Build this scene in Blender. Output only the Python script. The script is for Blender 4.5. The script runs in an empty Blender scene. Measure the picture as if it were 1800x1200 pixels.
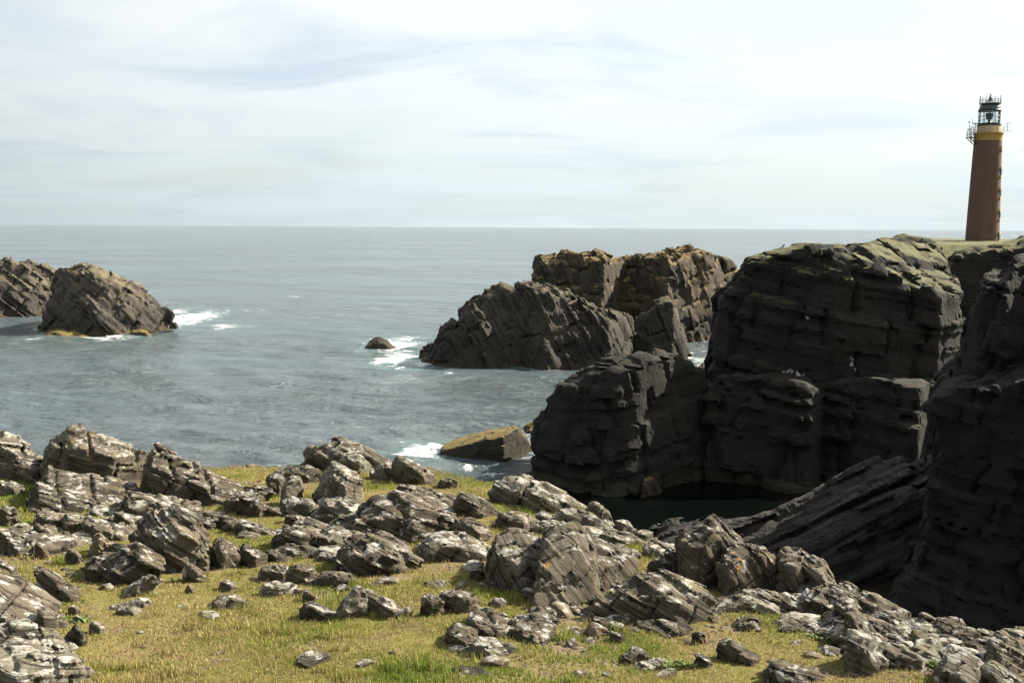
import bpy, bmesh, math, random
import numpy as np
import openvdb as vdb
from mathutils import Vector, Matrix

SC = bpy.context.scene
COL = SC.collection
RAD = math.radians
random.seed(5)
RNG = np.random.default_rng(11)

# ------------------------------------------------------------------ camera
FPX, CAM_H = 1750.0, 20.0
PITCH, ROLL = math.atan(202.0 / FPX), RAD(0.35)
FWD = np.array([0, math.cos(PITCH), -math.sin(PITCH)])
R0 = np.array([1.0, 0, 0]); U0 = np.array([0, math.sin(PITCH), math.cos(PITCH)])
RGT = math.cos(ROLL) * R0 + math.sin(ROLL) * U0
UPV = -math.sin(ROLL) * R0 + math.cos(ROLL) * U0
CAMP = np.array([0, 0, CAM_H])
cam = bpy.data.objects.new('camera', bpy.data.cameras.new('camera'))
COL.objects.link(cam)
cam.data.sensor_width = 36.0
cam.data.lens = FPX / 1800 * 36.0
cam.data.clip_start, cam.data.clip_end = 0.1, 60000
cam.matrix_world = Matrix(((RGT[0], UPV[0], -FWD[0], 0), (RGT[1], UPV[1], -FWD[1], 0),
                           (RGT[2], UPV[2], -FWD[2], CAM_H), (0, 0, 0, 1)))
SC.camera = cam

# ------------------------------------------------------------------ sun, sky, exposure
SUN_AZ, SUN_EL = RAD(67), RAD(38)       # azimuth measured from the view direction towards the right
SUNV = Vector((math.sin(SUN_AZ) * math.cos(SUN_EL), math.cos(SUN_AZ) * math.cos(SUN_EL), math.sin(SUN_EL)))
SC.view_settings.view_transform = 'Standard'
SC.view_settings.look = 'None'
SC.view_settings.gamma = 1.0
SC.view_settings.use_curve_mapping = False
SC.view_settings.exposure = 1.6
SC.cycles.use_denoising = True
SC.cycles.max_bounces = 5
SC.cycles.sample_clamp_indirect = 4
sl = bpy.data.lights.new('sun', 'SUN')
sl.energy, sl.angle, sl.color = 5.0, RAD(0.6), (1.0, 0.905, 0.77)
so = bpy.data.objects.new('sun', sl); COL.objects.link(so)
so.rotation_euler = (-SUNV).to_track_quat('-Z', 'Y').to_euler()
so.location = (60, 0, 90)


class N:
    """terse node-tree builder"""
    def __init__(self, tree):
        self.t = tree; tree.nodes.clear()

    def n(self, kind, **kw):
        nd = self.t.nodes.new(kind)
        ins = kw.pop('ins', {})
        for k, v in kw.items():
            setattr(nd, k, v)
        for k, v in ins.items():
            self.put(nd.inputs[k], v)
        return nd

    def put(self, sock, v):
        if isinstance(v, bpy.types.NodeSocket):
            self.t.links.new(v, sock)
        elif isinstance(v, bpy.types.Node):
            self.t.links.new(v.outputs[0], sock)
        else:
            sock.default_value = v

    def m(self, op, a, b=0.0, c=0.0, clamp=False):
        nd = self.n('ShaderNodeMath', operation=op, use_clamp=clamp)
        self.put(nd.inputs[0], a); self.put(nd.inputs[1], b); self.put(nd.inputs[2], c)
        return nd.outputs[0]

    def v(self, op, a, b=(0, 0, 0)):
        nd = self.n('ShaderNodeVectorMath', operation=op)
        self.put(nd.inputs[0], a)
        if op == 'SCALE':
            self.put(nd.inputs['Scale'], b)
        else:
            self.put(nd.inputs[1], b)
        return nd.outputs[0]

    def noise(self, vec, scale, detail=4, rough=0.55, dist=0.0, dim='3D'):
        nd = self.n('ShaderNodeTexNoise', noise_dimensions=dim)
        if vec is not None:
            self.put(nd.inputs['Vector' if dim != '1D' else 'W'], vec)
        nd.inputs['Scale'].default_value = scale
        nd.inputs['Detail'].default_value = detail
        nd.inputs['Roughness'].default_value = rough
        nd.inputs['Distortion'].default_value = dist
        return nd.outputs[0]

    def ramp(self, f, lo, hi, a=0.0, b=1.0):
        nd = self.n('ShaderNodeMapRange', interpolation_type='SMOOTHSTEP')
        self.put(nd.inputs[0], f)
        for i, x in enumerate((lo, hi, a, b)):
            self.put(nd.inputs[1 + i], x)
        return nd.outputs[0]

    def mix(self, f, a, b):
        nd = self.n('ShaderNodeMix', data_type='RGBA')
        self.put(nd.inputs[0], f)
        for s, x in ((nd.inputs[6], a), (nd.inputs[7], b)):
            self.put(s, (*x, 1.0) if isinstance(x, tuple) and len(x) == 3 else x)
        return nd.outputs[2]

    def sep(self, v):
        nd = self.n('ShaderNodeSeparateXYZ'); self.put(nd.inputs[0], v)
        return nd.outputs

    def comb(self, x, y, z):
        nd = self.n('ShaderNodeCombineXYZ')
        for s, q in zip(nd.inputs, (x, y, z)):
            self.put(s, q)
        return nd.outputs[0]


world = bpy.data.worlds.new('World'); SC.world = world; world.use_nodes = True
w = N(world.node_tree)
sky = w.n('ShaderNodeTexSky', sky_type='NISHITA', sun_disc=False, sun_elevation=SUN_EL, sun_rotation=SUN_AZ,
          air_density=1.0, dust_density=2.0, ozone_density=1.2)
tc = w.n('ShaderNodeTexCoord').outputs['Generated']
dx, dy, dz = w.sep(tc)
dzc = w.m('MAXIMUM', dz, 0.0)
den = w.m('ADD', dzc, 0.16)
pl = w.comb(w.m('DIVIDE', dx, den), w.m('DIVIDE', dy, den), 0.0)        # thin sheet of cloud overhead
n1 = w.noise(w.v('MULTIPLY', pl, (0.5, 0.75, 1)), 1.0, 4, 0.5, 0.3)
veil = w.ramp(n1, 0.30, 0.58, 0.50, 0.97)
pl2 = w.v('ADD', w.v('MULTIPLY', pl, (1.25, 2.0, 1)), (1.7, 5.3, 0))
n2 = w.noise(pl2, 1.0, 8, 0.56, 0.7)
n3 = w.noise(w.v('MULTIPLY', pl, (0.45, 0.6, 1)), 1.0, 3, 0.5, 0.2)
grey = w.m('MULTIPLY', w.ramp(n2, 0.46, 0.68, 0.0, 0.85), w.ramp(n3, 0.36, 0.56, 0.25, 1.0))
ccol = w.mix(grey, (0.333, 0.350, 0.357), (0.248, 0.280, 0.312))
low = w.ramp(dzc, 0.0, 0.17, 1.0, 0.0)                                 # aerosol towards the horizon
ccol = w.mix(w.m('MULTIPLY', low, 0.7), ccol, (0.238, 0.284, 0.298))
dn = w.n('ShaderNodeVectorMath', operation='DOT_PRODUCT'); w.put(dn.inputs[0], tc); dn.inputs[1].default_value = tuple(SUNV)
fwd = w.ramp(dn.outputs['Value'], -0.8, 0.45, 0.34, 1.0)               # thin cloud scatters light mostly onward from the sun
ccol = w.mix(1.0, ccol, ccol); ccol = w.v('SCALE', ccol, fwd)
b1 = w.n('ShaderNodeBackground', ins={'Color': sky.outputs[0], 'Strength': 0.06})
b2 = w.n('ShaderNodeBackground', ins={'Color': ccol, 'Strength': 1.0})
mx = w.n('ShaderNodeMixShader', ins={0: w.m('MAXIMUM', veil, w.m('MULTIPLY', low, 0.9)), 1: b1.outputs[0], 2: b2.outputs[0]})
w.n('ShaderNodeOutputWorld', ins={0: mx.outputs[0]})


# ------------------------------------------------------------------ helpers: pixel -> place, noise, meshes
def ray(px, py):
    return FWD + RGT * ((px - 900.0) / FPX) + UPV * ((600.0 - py) / FPX)


def P(px, py, d):
    r = ray(px, py)
    return CAMP + r * (d / r[1])


TAB = RNG.random((64, 64, 64)).astype(np.float32)


def vnoise(p):
    """value noise in [-1, 1]; p (n, 3)"""
    p = p.astype(np.float32)
    i = np.floor(p).astype(np.int32); f = p - i
    f = f * f * (3 - 2 * f)
    i &= 63; j = (i + 1) & 63
    x0, y0, z0 = i.T; x1, y1, z1 = j.T
    fx, fy, fz = f.T
    a = TAB[x0, y0, z0] * (1 - fx) + TAB[x1, y0, z0] * fx
    b = TAB[x0, y1, z0] * (1 - fx) + TAB[x1, y1, z0] * fx
    c = TAB[x0, y0, z1] * (1 - fx) + TAB[x1, y0, z1] * fx
    d = TAB[x0, y1, z1] * (1 - fx) + TAB[x1, y1, z1] * fx
    a = a * (1 - fy) + b * fy; c = c * (1 - fy) + d * fy
    return (a * (1 - fz) + c * fz) * 2 - 1


def fbm(p, octaves=4, gain=0.5):
    s, a, tot = 0, 1.0, 0.0
    for k in range(octaves):
        s = s + a * vnoise(p * 2.03 ** k + 17.3 * k); tot += a; a *= gain
    return s / tot


def hsh(a, b, c, k=0):
    a = a.astype(np.int64); b = b.astype(np.int64); c = c.astype(np.int64)
    return TAB[(a * 7 + b * 13 + c * 3 + k) & 63, (a * 5 + b * 3 + c * 11 + k * 7) & 63, (a * 3 + b * 17 + c * 7 + k * 5) & 63]


def cells(u, v, wd, su, sv, sw, seed):
    """jointed-rock cells: random value per block, and distance to the nearest joint"""
    ww = wd / sw
    iw = np.floor(ww + 0.35 * (TAB[np.floor(ww).astype(np.int64) & 63, seed & 63, 5] - 0.5))
    z = np.zeros_like(iw)
    uu = u / su + 7 * hsh(iw, z, z, seed)
    iu = np.floor(uu)
    vv = v / sv + 7 * hsh(iw, iu, z, seed + 3)
    iv = np.floor(vv)
    du = uu - iu; dv = vv - iv
    return hsh(iu, iv, iw, seed + 9), np.minimum(np.minimum(du, 1 - du) * su, np.minimum(dv, 1 - dv) * sv), hsh(iw, z, z, seed + 20)


def polysd(px, pz, poly):
    """signed distance (negative inside) to a closed 2-D polygon"""
    d2 = np.full(px.shape, 1e18); inside = np.zeros(px.shape, bool)
    n = len(poly)
    for k in range(n):
        ax, az = poly[k]; bx, bz = poly[(k + 1) % n]
        ex, ez = bx - ax, bz - az
        wx, wz = px - ax, pz - az
        t = np.clip((wx * ex + wz * ez) / (ex * ex + ez * ez + 1e-12), 0, 1)
        d2 = np.minimum(d2, (wx - ex * t) ** 2 + (wz - ez * t) ** 2)
        c = (az > pz) != (bz > pz)
        if ez != 0:
            inside ^= c & (px < ax + (pz - az) * ex / ez)
    return np.where(inside, -1, 1) * np.sqrt(d2)


def smax(a, b, r):
    if r <= 0:
        return np.maximum(a, b)
    h = np.maximum(r - np.abs(a - b), 0) / r
    return np.maximum(a, b) + h * h * r * 0.25


def mesh_from(name, verts, quads, mat, parent=None, loc=(0, 0, 0), smooth=True, attrs=None):
    me = bpy.data.meshes.new(name)
    nv, nq = len(verts), len(quads)
    k = quads.shape[1]
    me.vertices.add(nv); me.vertices.foreach_set('co', (np.asarray(verts) - np.asarray(loc)).astype(np.float32).ravel())
    me.loops.add(nq * k); me.loops.foreach_set('vertex_index', quads.astype(np.int32).ravel())
    me.polygons.add(nq)
    me.polygons.foreach_set('loop_start', np.arange(0, nq * k, k, dtype=np.int32))
    me.polygons.foreach_set('use_smooth', np.full(nq, smooth))
    me.update(calc_edges=True)
    for an, (typ, dat) in (attrs or {}).items():
        at = me.attributes.new(an, typ, 'POINT')
        at.data.foreach_set('value' if typ == 'FLOAT' else 'color', dat.astype(np.float32).ravel())
    if mat is not None:
        me.materials.append(mat)
    o = bpy.data.objects.new(name, me); COL.objects.link(o)
    o.location = loc
    if parent is not None:
        o.parent = parent
        o.location = Vector(loc) - parent.location
    return o


def tag(o, label=None, cat=None, group=None, kind=None):
    for k, v in (('label', label), ('category', cat), ('group', group), ('kind', kind)):
        if v:
            o[k] = v
    return o


def empty(name, loc):
    o = bpy.data.objects.new(name, None); COL.objects.link(o); o.location = loc
    return o


WATERLINE = []


def massif(name, poly, d, thick, mat, front=None, lean=0.15, tsf=0.1, tsb=0.25, r=0.5, vox=0.3, dip=20, tilt=0, yaw=35,
           blocks=((2, 2, 0.6, 0.4),), layer=None, noise=(2.0, 0.2), groove=0.0, warp=0.25, cuts=(), spots=None, seed=1,
           parent=None, zfloor=None, flat=False, world=None, bias=0.0, shear=True, adapt=0.38, ground=False):
    """A body of jointed, bedded rock: the outline POLY (picture points carried to the plane Y = d, or metres when WORLD is set) swept
    through its real depth, its front folded along vertical edges, then broken along bedding and joints."""
    if world is None:
        pts = np.array([P(x, y, d)[[0, 2]] for x, y in poly])
    else:
        pts = np.array(poly, float)
    x0, z0 = pts.min(0); x1, z1 = pts.max(0)
    if front is None:
        fx, fo = np.array([x0, x1]), np.array([-0.4 * thick] * 2)
    else:
        fx = np.array([P(a, 700, d)[0] if world is None else a for a, _ in front]); fo = np.array([b for _, b in front], float)
    pad = 2 * vox + 0.6 * sum(b[3] for b in blocks) + noise[1]
    ylo = d + fo.min() - lean * (z1 - z0) - pad; yhi = d + thick + pad
    kx = (0.5 * (max(x0, -0.6 * d) + min(x1, 0.6 * d)) / d) if (d > 1 and shear) else 0.0    # the body runs back along this bearing
    xs = np.arange(x0 - pad + min(kx * (ylo - d), kx * (yhi - d), 0), x1 + pad + max(kx * (ylo - d), kx * (yhi - d), 0), vox); ys = np.arange(ylo, yhi, vox); zs = np.arange(z0 - pad, z1 + pad, vox)
    X2, Z2 = np.meshgrid(xs, zs, indexing='ij')
    s2 = polysd(X2, Z2, pts).astype(np.float32)
    off = np.interp(xs, fx, fo)
    base = np.empty((len(xs), len(ys), len(zs)), np.float32)
    fs = 1 / math.sqrt(1 + lean * lean)
    frontw = (d + off[:, None] - lean * (z1 - zs[None, :])).astype(np.float32)
    zi = np.arange(len(zs)); xi = np.arange(len(xs))
    for j, y in enumerate(ys):
        sx = xi - kx * (y - d) / vox
        k0 = np.floor(sx).astype(int); fx_ = (sx - k0).astype(np.float32)[:, None]
        ka = np.clip(k0, 0, len(xs) - 1); kb = np.clip(k0 + 1, 0, len(xs) - 1)
        ov = ((np.maximum(-sx, 0) + np.maximum(sx - (len(xs) - 1), 0)) * vox).astype(np.float32)[:, None]
        s2j = s2[ka] * (1 - fx_) + s2[kb] * fx_ + ov; fwj = frontw[ka] * (1 - fx_) + frontw[kb] * fx_
        sh = (tsb * max(y - d, 0) + tsf * max(d - y, 0)) / vox
        k = int(sh); fr = sh - k
        a = s2j[:, np.minimum(zi + k, len(zs) - 1)]; b = s2j[:, np.minimum(zi + k + 1, len(zs) - 1)]
        over = (np.maximum(zi + sh - (len(zs) - 1), 0) * vox).astype(np.float32); fr = np.float32(fr)
        s = a * (1 - fr) + b * fr + over[None, :]
        s = smax(s, (fwj - np.float32(y)) * np.float32(fs), r)
        base[:, j, :] = smax(s, np.float32(y - d - thick), r)
    for (pa, pb, pc) in cuts:                 # extra planes, kept side = below / behind
        pa, pb, pc = (np.asarray(q, float) for q in (pa, pb, pc))
        nn = np.cross(pb - pa, pc - pa); nn /= np.linalg.norm(nn)
        if nn[2] < 0:
            nn = -nn
        pl_ = nn[0] * (xs[:, None, None] - pa[0]) + nn[1] * (ys[None, :, None] - pa[1]) + nn[2] * (zs[None, None, :] - pa[2])
        base = np.maximum(base, pl_.astype(np.float32))
    band = sum(b[3] for b in blocks) * 0.6 + noise[1] + 3 * vox + (layer[1] if layer else 0)
    idx = np.nonzero(np.abs(base) < band)
    p = np.stack([xs[idx[0]], ys[idx[1]], zs[idx[2]]], 1).astype(np.float32)
    so_ = np.float32(seed * 13.7)
    nz = fbm(p / noise[0] + so_, 4)
    q = p + (warp * np.stack([vnoise(p / (noise[0] * 1.7) + so_ + 9), vnoise(p / (noise[0] * 1.7) + so_ + 31),
                              vnoise(p / (noise[0] * 1.7) + so_ + 57)], 1)).astype(np.float32)
    cd, sd = math.cos(RAD(dip)), math.sin(RAD(dip))
    ct, st = math.cos(RAD(tilt)), math.sin(RAD(tilt))
    uu = q[:, 0] * cd - q[:, 2] * sd
    ww = q[:, 0] * sd + q[:, 2] * cd
    vv = q[:, 1] * ct - ww * st
    ww = ww * ct + q[:, 1] * st
    cy, sy = math.cos(RAD(yaw)), math.sin(RAD(yaw))
    uu, vv = uu * cy + vv * sy, -uu * sy + vv * cy
    disp = noise[1] * nz - bias
    for k, (su, sv, sw, amp) in enumerate(blocks):
        c, jd, ly = cells(uu, vv, ww, su, sv, sw, seed * 5 + k * 11)
        disp = disp + amp * (0.65 * c + 0.35 * ly - 0.5)
        if groove and k == 0:
            disp = disp + groove * np.clip(1 - jd / max(1.6 * vox, 0.04 * su), 0, 1)
    if layer:
        li = np.floor(ww / layer[0] + 0.3 * nz)
        disp = disp + layer[1] * (hsh(li, li * 0, li * 0, seed + 40) - 0.5)
    base[idx] += disp.astype(np.float32)
    if zfloor is not None:
        base[:, :, zs < zfloor] = 1.0
    for ax in range(3):
        sl_ = [slice(None)] * 3
        for e in (0, -1):
            sl_[ax] = e; base[tuple(sl_)] = np.maximum(base[tuple(sl_)], vox)
    g = vdb.FloatGrid(float(band)); g.copyFromArray(base)
    v, tr_, qd = g.convertToPolygons(0.0, 0.6 if d > 40 else adapt)
    v = np.asarray(v, np.float64) * vox + np.array([xs[0], ys[0], zs[0]])
    tr_ = np.asarray(tr_).reshape(-1, 3); qd = np.asarray(qd).reshape(-1, 4)
    quads = np.concatenate([tr_, qd[:, [0, 1, 2]], qd[:, [0, 2, 3]]])[:, ::-1]
    if ground:                                # drop what is buried in the turf
        keep = (v[:, 2] > H0(v[:, 0], v[:, 1]) - 0.12)[quads].any(1)
        quads = quads[keep]
        used = np.zeros(len(v), bool); used[quads.ravel()] = True
        quads = (np.cumsum(used) - 1)[quads]; v = v[used]
    # keep the big connected body only is costly; floating crumbs are avoided by amplitudes below the band
    pv = v.astype(np.float32)
    qb = pv[:, 0] * sd + pv[:, 2] * cd
    bed = qb * ct + pv[:, 1] * st + 0.12 * noise[0] * vnoise(pv / (noise[0] * 1.7) + so_ + 57)
    attrs = {'bed': ('FLOAT', bed)}
    if spots:
        sp = np.zeros(len(v))
        for (sx, sy_, rp) in spots:
            c = P(sx, sy_, d); rm = rp / FPX * d
            e = np.hypot(v[:, 0] - c[0], v[:, 2] - c[2]) / rm
            sp = np.maximum(sp, np.clip(1.5 - e, 0, 1))
        attrs['spot'] = ('FLOAT', sp)
    if zfloor is not None and zfloor < 0:
        wl = v[np.abs(v[:, 2]) < 0.35][::3, :2]
        WATERLINE.append(wl)
    loc = (float(pts[:, 0].mean()), float(d), float(max(z0, zfloor if zfloor is not None else z0)))
    o = mesh_from(name, v, quads, mat, parent, loc, not flat, attrs)
    o.data.set_sharp_from_angle(angle=RAD(27))
    return o


# foreground turf: height and the picture point -> ground point
EDGE = [(-60, 38), (-15, 32.5), (-10, 33.5), (-6, 35), (-3.2, 34), (-0.6, 29.5), (1.2, 24.2), (2.3, 19.8), (3.3, 16.4), (4.3, 14.0), (5.4, 11.5),
        (6.7, 9.0), (7.9, 5), (8.5, -12), (-60, -12)]


def H0(x, y):
    p = np.stack([np.asarray(x, float).ravel(), np.asarray(y, float).ravel(), np.zeros(np.size(x))], 1)
    u = 0.22 * fbm(p / 5.5 + 3.1, 2) + 0.05 * fbm(p / 1.1 + 8.7, 3)
    return (15.2 - 0.15 * (p[:, 1] - 10) + u).reshape(np.shape(x))


def G(px, py):
    r = ray(px, py); d = 15.0
    for _ in range(14):
        x = r[0] / r[1] * d
        s = -r[2] / r[1]
        h = float(H0(np.array([x]), np.array([d]))[0])
        d += 0.7 * ((CAM_H - h) / s - d)
        d = min(max(d, 5), 60)
    return np.array([r[0] / r[1] * d, d, h])


def S(px, py):
    r = ray(px, py)
    return CAMP + r * (CAM_H / -r[2])


# ------------------------------------------------------------------ materials
def material(name):
    m = bpy.data.materials.new(name); m.use_nodes = True
    return m, N(m.node_tree)


def finish(t, col, rough=0.9, bump=None, strength=0.6, dist=0.05, spec=0.25, **extra):
    ins = {'Base Color': (*col, 1.0) if isinstance(col, tuple) else col, 'Roughness': rough, 'Specular IOR Level': spec}
    ins.update(extra)
    b = t.n('ShaderNodeBsdfPrincipled', ins=ins)
    if bump is not None:
        bn = t.n('ShaderNodeBump', ins={'Strength': strength, 'Distance': dist, 'Height': bump})
        t.put(b.inputs['Normal'], bn.outputs[0])
    t.n('ShaderNodeOutputMaterial', ins={0: b.outputs[0]})


def attr(t, name):
    return t.n('ShaderNodeAttribute', attribute_name=name)


def rock_material(name, dark, mid, pale, lichen=0.5, brown=0.3):
    """weathered banded gneiss with crusts of pale, dark and yellow lichen, the pale one also painting lit tops"""
    m, t = material(name)
    ob = t.n('ShaderNodeTexCoord').outputs['Object']
    rnd = t.n('ShaderNodeObjectInfo').outputs['Random']
    p = t.v('ADD', ob, t.comb(t.m('MULTIPLY', rnd, 91.0), t.m('MULTIPLY', rnd, 37.0), t.m('MULTIPLY', rnd, 53.0)))
    nzs = t.sep(t.n('ShaderNodeNewGeometry').outputs['Normal'])[2]
    bed = attr(t, 'bed').outputs['Fac']
    wob = t.noise(p, 1.3, 3)
    lam = t.noise(t.m('ADD', bed, t.m('MULTIPLY', wob, 0.12)), 16.0, 5, 0.7, dim='1D')
    big = t.noise(p, 0.9, 5, 0.6)
    col = t.mix(t.ramp(lam, 0.35, 0.68), dark, mid)
    col = t.mix(t.ramp(big, 0.42, 0.66, 0.0, 0.8), col, pale)
    col = t.mix(t.ramp(t.noise(p, 2.1, 4, 0.6), 0.5, 0.72, 0.0, brown), col, (0.132, 0.0825, 0.0462))
    fine = t.noise(p, 14, 6, 0.7)
    col = t.mix(t.ramp(fine, 0.56, 0.70, 0.0, 0.65), col, (0.0297, 0.02772, 0.02508))
    lic_lit = t.m('ADD', t.noise(p, 4.5, 8, 0.68), t.m('MULTIPLY', nzs, 0.14))  # pale lichen, leaned onto upward faces to paint lighter lit tops
    lic_lit_m = t.ramp(lic_lit, 0.66 - 0.10 * lichen, 0.74 - 0.10 * lichen, 0.0, 0.85)
    col = t.mix(lic_lit_m, col, t.mix(fine, (0.20, 0.195, 0.17), (0.40, 0.39, 0.35)))
    vo = t.n('ShaderNodeTexVoronoi', ins={'Vector': t.v('ADD', p, t.v('SCALE', t.n('ShaderNodeTexNoise', ins={'Vector': p, 'Scale': 6.0}).outputs['Color'], 0.18)), 'Scale': 2.3})
    blot = t.m('SUBTRACT', t.m('MULTIPLY', t.sep(vo.outputs['Color'])[0], 0.38), vo.outputs['Distance'])
    blm = t.m('MULTIPLY', t.ramp(blot, 0.10, 0.14, 0.0, 0.9), t.ramp(t.noise(p, 0.7, 2), 0.46, 0.56))
    col = t.mix(blm, col, t.mix(t.noise(p, 11, 3), (0.198, 0.2046, 0.1848), (0.3432, 0.3432, 0.3168)))
    moss = t.m('MULTIPLY', t.ramp(nzs, 0.25, 0.8), t.ramp(t.noise(p, 2.7, 5, 0.65), 0.54, 0.66, 0.0, 0.75))
    col = t.mix(moss, col, (0.099, 0.0891, 0.0363))
    org = t.m('MULTIPLY', attr(t, 'spot').outputs['Fac'], t.ramp(t.noise(p, 7, 5, 0.7), 0.52, 0.60))
    col = t.mix(t.ramp(org, 0.25, 0.6, 0.0, 0.9), col, (0.26, 0.135, 0.02))
    seam = t.noise(t.m('ADD', bed, t.m('MULTIPLY', wob, 0.10)), 9.0, 4, 0.75, dim='1D')
    sm = t.m('MULTIPLY', t.ramp(t.m('ABSOLUTE', t.m('SUBTRACT', seam, 0.5)), 0.012, 0.03, 1.0, 0.0), t.ramp(t.noise(p, 1.9, 3), 0.42, 0.56))
    col = t.mix(t.m('MULTIPLY', sm, 0.85), col, (0.012, 0.011, 0.009))
    h = t.m('SUBTRACT', t.m('MULTIPLY', lam, 0.7), t.m('MULTIPLY', sm, 1.2))
    h = t.m('ADD', h, t.m('ADD', t.m('MULTIPLY', fine, 0.5), t.m('MULTIPLY', t.noise(p, 45, 4, 0.7), 0.25)))
    finish(t, col, 0.92, h, 0.9, 0.035, 0.2)
    return m


def cliff_material(name, dark, mid, warm, top, top_amt=0.9, top_lo=0.45, top_z=6.0, warm_amt=0.5, scale=1.0, tide=0.8):
    """sea cliff: banded rock, weed and barnacle belt at the water, a dark belt above it part wet rock and part painted shade, plants and lichen where the top is flat"""
    m, t = material(name)
    ge = t.n('ShaderNodeNewGeometry')
    p = ge.outputs['Position']
    nzs = t.sep(ge.outputs['Normal'])[2]
    z = t.sep(p)[2]
    bed = attr(t, 'bed').outputs['Fac']
    big = t.noise(p, 0.16 * scale, 6, 0.62)
    lam = t.noise(t.m('ADD', bed, t.m('MULTIPLY', big, 1.2)), 2.2, 5, 0.72, dim='1D')
    med = t.noise(t.v('MULTIPLY', p, (1, 1, 0.35)), 0.9, 7, 0.68)
    col = t.mix(t.ramp(lam, 0.34, 0.68), dark, mid)
    col = t.mix(t.ramp(big, 0.44, 0.62, 0.0, warm_amt), col, warm)
    col = t.mix(t.ramp(med, 0.52, 0.68, 0.0, 0.6), col, tuple(c * 0.45 for c in dark))
    col = t.mix(t.ramp(t.noise(p, 1.7, 7, 0.7), 0.58, 0.72, 0.0, 0.35), col, tuple(c * 1.9 for c in mid))
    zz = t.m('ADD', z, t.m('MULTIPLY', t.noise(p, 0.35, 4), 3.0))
    col = t.mix(t.ramp(zz, 3.5, 7.5, 0.6, 0.0), col, (0.01848, 0.01716, 0.01452))  # dark wet belt, carried higher as painted shade for the enclosed lower faces
    col = t.mix(t.ramp(zz, 1.9, 2.7, tide, 0.0), col, (0.0561, 0.04092, 0.02112))
    tm = t.m('ADD', nzs, t.m('MULTIPLY', t.m('SUBTRACT', t.noise(p, 0.6, 9, 0.78), 0.5), 1.3))
    tm = t.m('MULTIPLY', t.ramp(tm, top_lo, top_lo + 0.22, 0.0, top_amt), t.ramp(zz, top_z, top_z + 3.5))
    var = t.noise(p, 0.8, 6, 0.7)
    tcol = t.mix(t.ramp(var, 0.35, 0.65), tuple(c * 0.6 for c in top), tuple(min(c * 1.3, 1) for c in top))
    col = t.mix(tm, col, tcol)
    gu = t.m('MULTIPLY', attr(t, 'spot').outputs['Fac'], t.ramp(t.noise(t.v('MULTIPLY', p, (0.792, 0.792, 0.33)), 1.3, 5, 0.7), 0.44, 0.54))
    col = t.mix(t.ramp(gu, 0.2, 0.45, 0.0, 0.9), col, (0.42, 0.42, 0.40))
    h = t.m('ADD', t.m('MULTIPLY', lam, 0.25), t.m('ADD', t.m('MULTIPLY', med, 0.9), t.m('MULTIPLY', t.noise(p, 4.5, 6, 0.7), 0.5)))
    finish(t, col, 0.85, h, 0.8, 0.35, 0.25)
    return m


def plain(name, col, rough=0.7, var=0.15, scale=3.0, spec=0.3, metal=0.0):
    m, t = material(name)
    p = t.n('ShaderNodeNewGeometry').outputs['Position']
    n = t.noise(p, scale, 5, 0.65)
    c = t.mix(n, tuple(x * (1 - var) for x in col), tuple(min(1, x * (1 + var)) for x in col))
    finish(t, c, rough, n, 0.2, 0.02, spec, Metallic=metal)
    return m


def turf_material():
    m, t = material('turf')
    ge = t.n('ShaderNodeNewGeometry'); p = ge.outputs['Position']
    nzs = t.sep(ge.outputs['Normal'])[2]
    a = t.noise(p, 0.55, 5, 0.6); b = t.noise(p, 2.3, 6, 0.65); c = t.noise(p, 22, 5, 0.7)
    col = t.mix(t.ramp(a, 0.38, 0.62), (0.125, 0.125, 0.03), (0.19, 0.16, 0.06))
    col = t.mix(t.ramp(b, 0.50, 0.68, 0.0, 0.8), col, (0.1254, 0.0891, 0.0495))
    col = t.mix(t.ramp(c, 0.45, 0.68, 0.0, 0.6), col, (0.0396, 0.033, 0.0165))
    bare = attr(t, 'bare').outputs['Fac']
    soil = t.mix(b, (0.105, 0.075, 0.047), (0.235, 0.175, 0.12))
    col = t.mix(bare, col, soil)
    rock = t.mix(b, (0.033, 0.03036, 0.0264), (0.1056, 0.0957, 0.0792))
    col = t.mix(t.ramp(nzs, 0.74, 0.88, 1.0, 0.0), col, rock)
    finish(t, col, 0.95, t.m('ADD', c, t.m('MULTIPLY', b, 0.6)), 0.8, 0.05, 0.1)
    return m


def grass_material():
    m, t = material('grass_blades')
    c = attr(t, 'tint').outputs['Color']
    d = t.n('ShaderNodeBsdfPrincipled', ins={'Base Color': c, 'Roughness': 0.75, 'Specular IOR Level': 0.2})
    tr = t.n('ShaderNodeBsdfTranslucent', ins={'Color': c})
    mx_ = t.n('ShaderNodeMixShader', ins={0: 0.3, 1: d.outputs[0], 2: tr.outputs[0]})
    t.n('ShaderNodeOutputMaterial', ins={0: mx_.outputs[0]})
    return m


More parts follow.
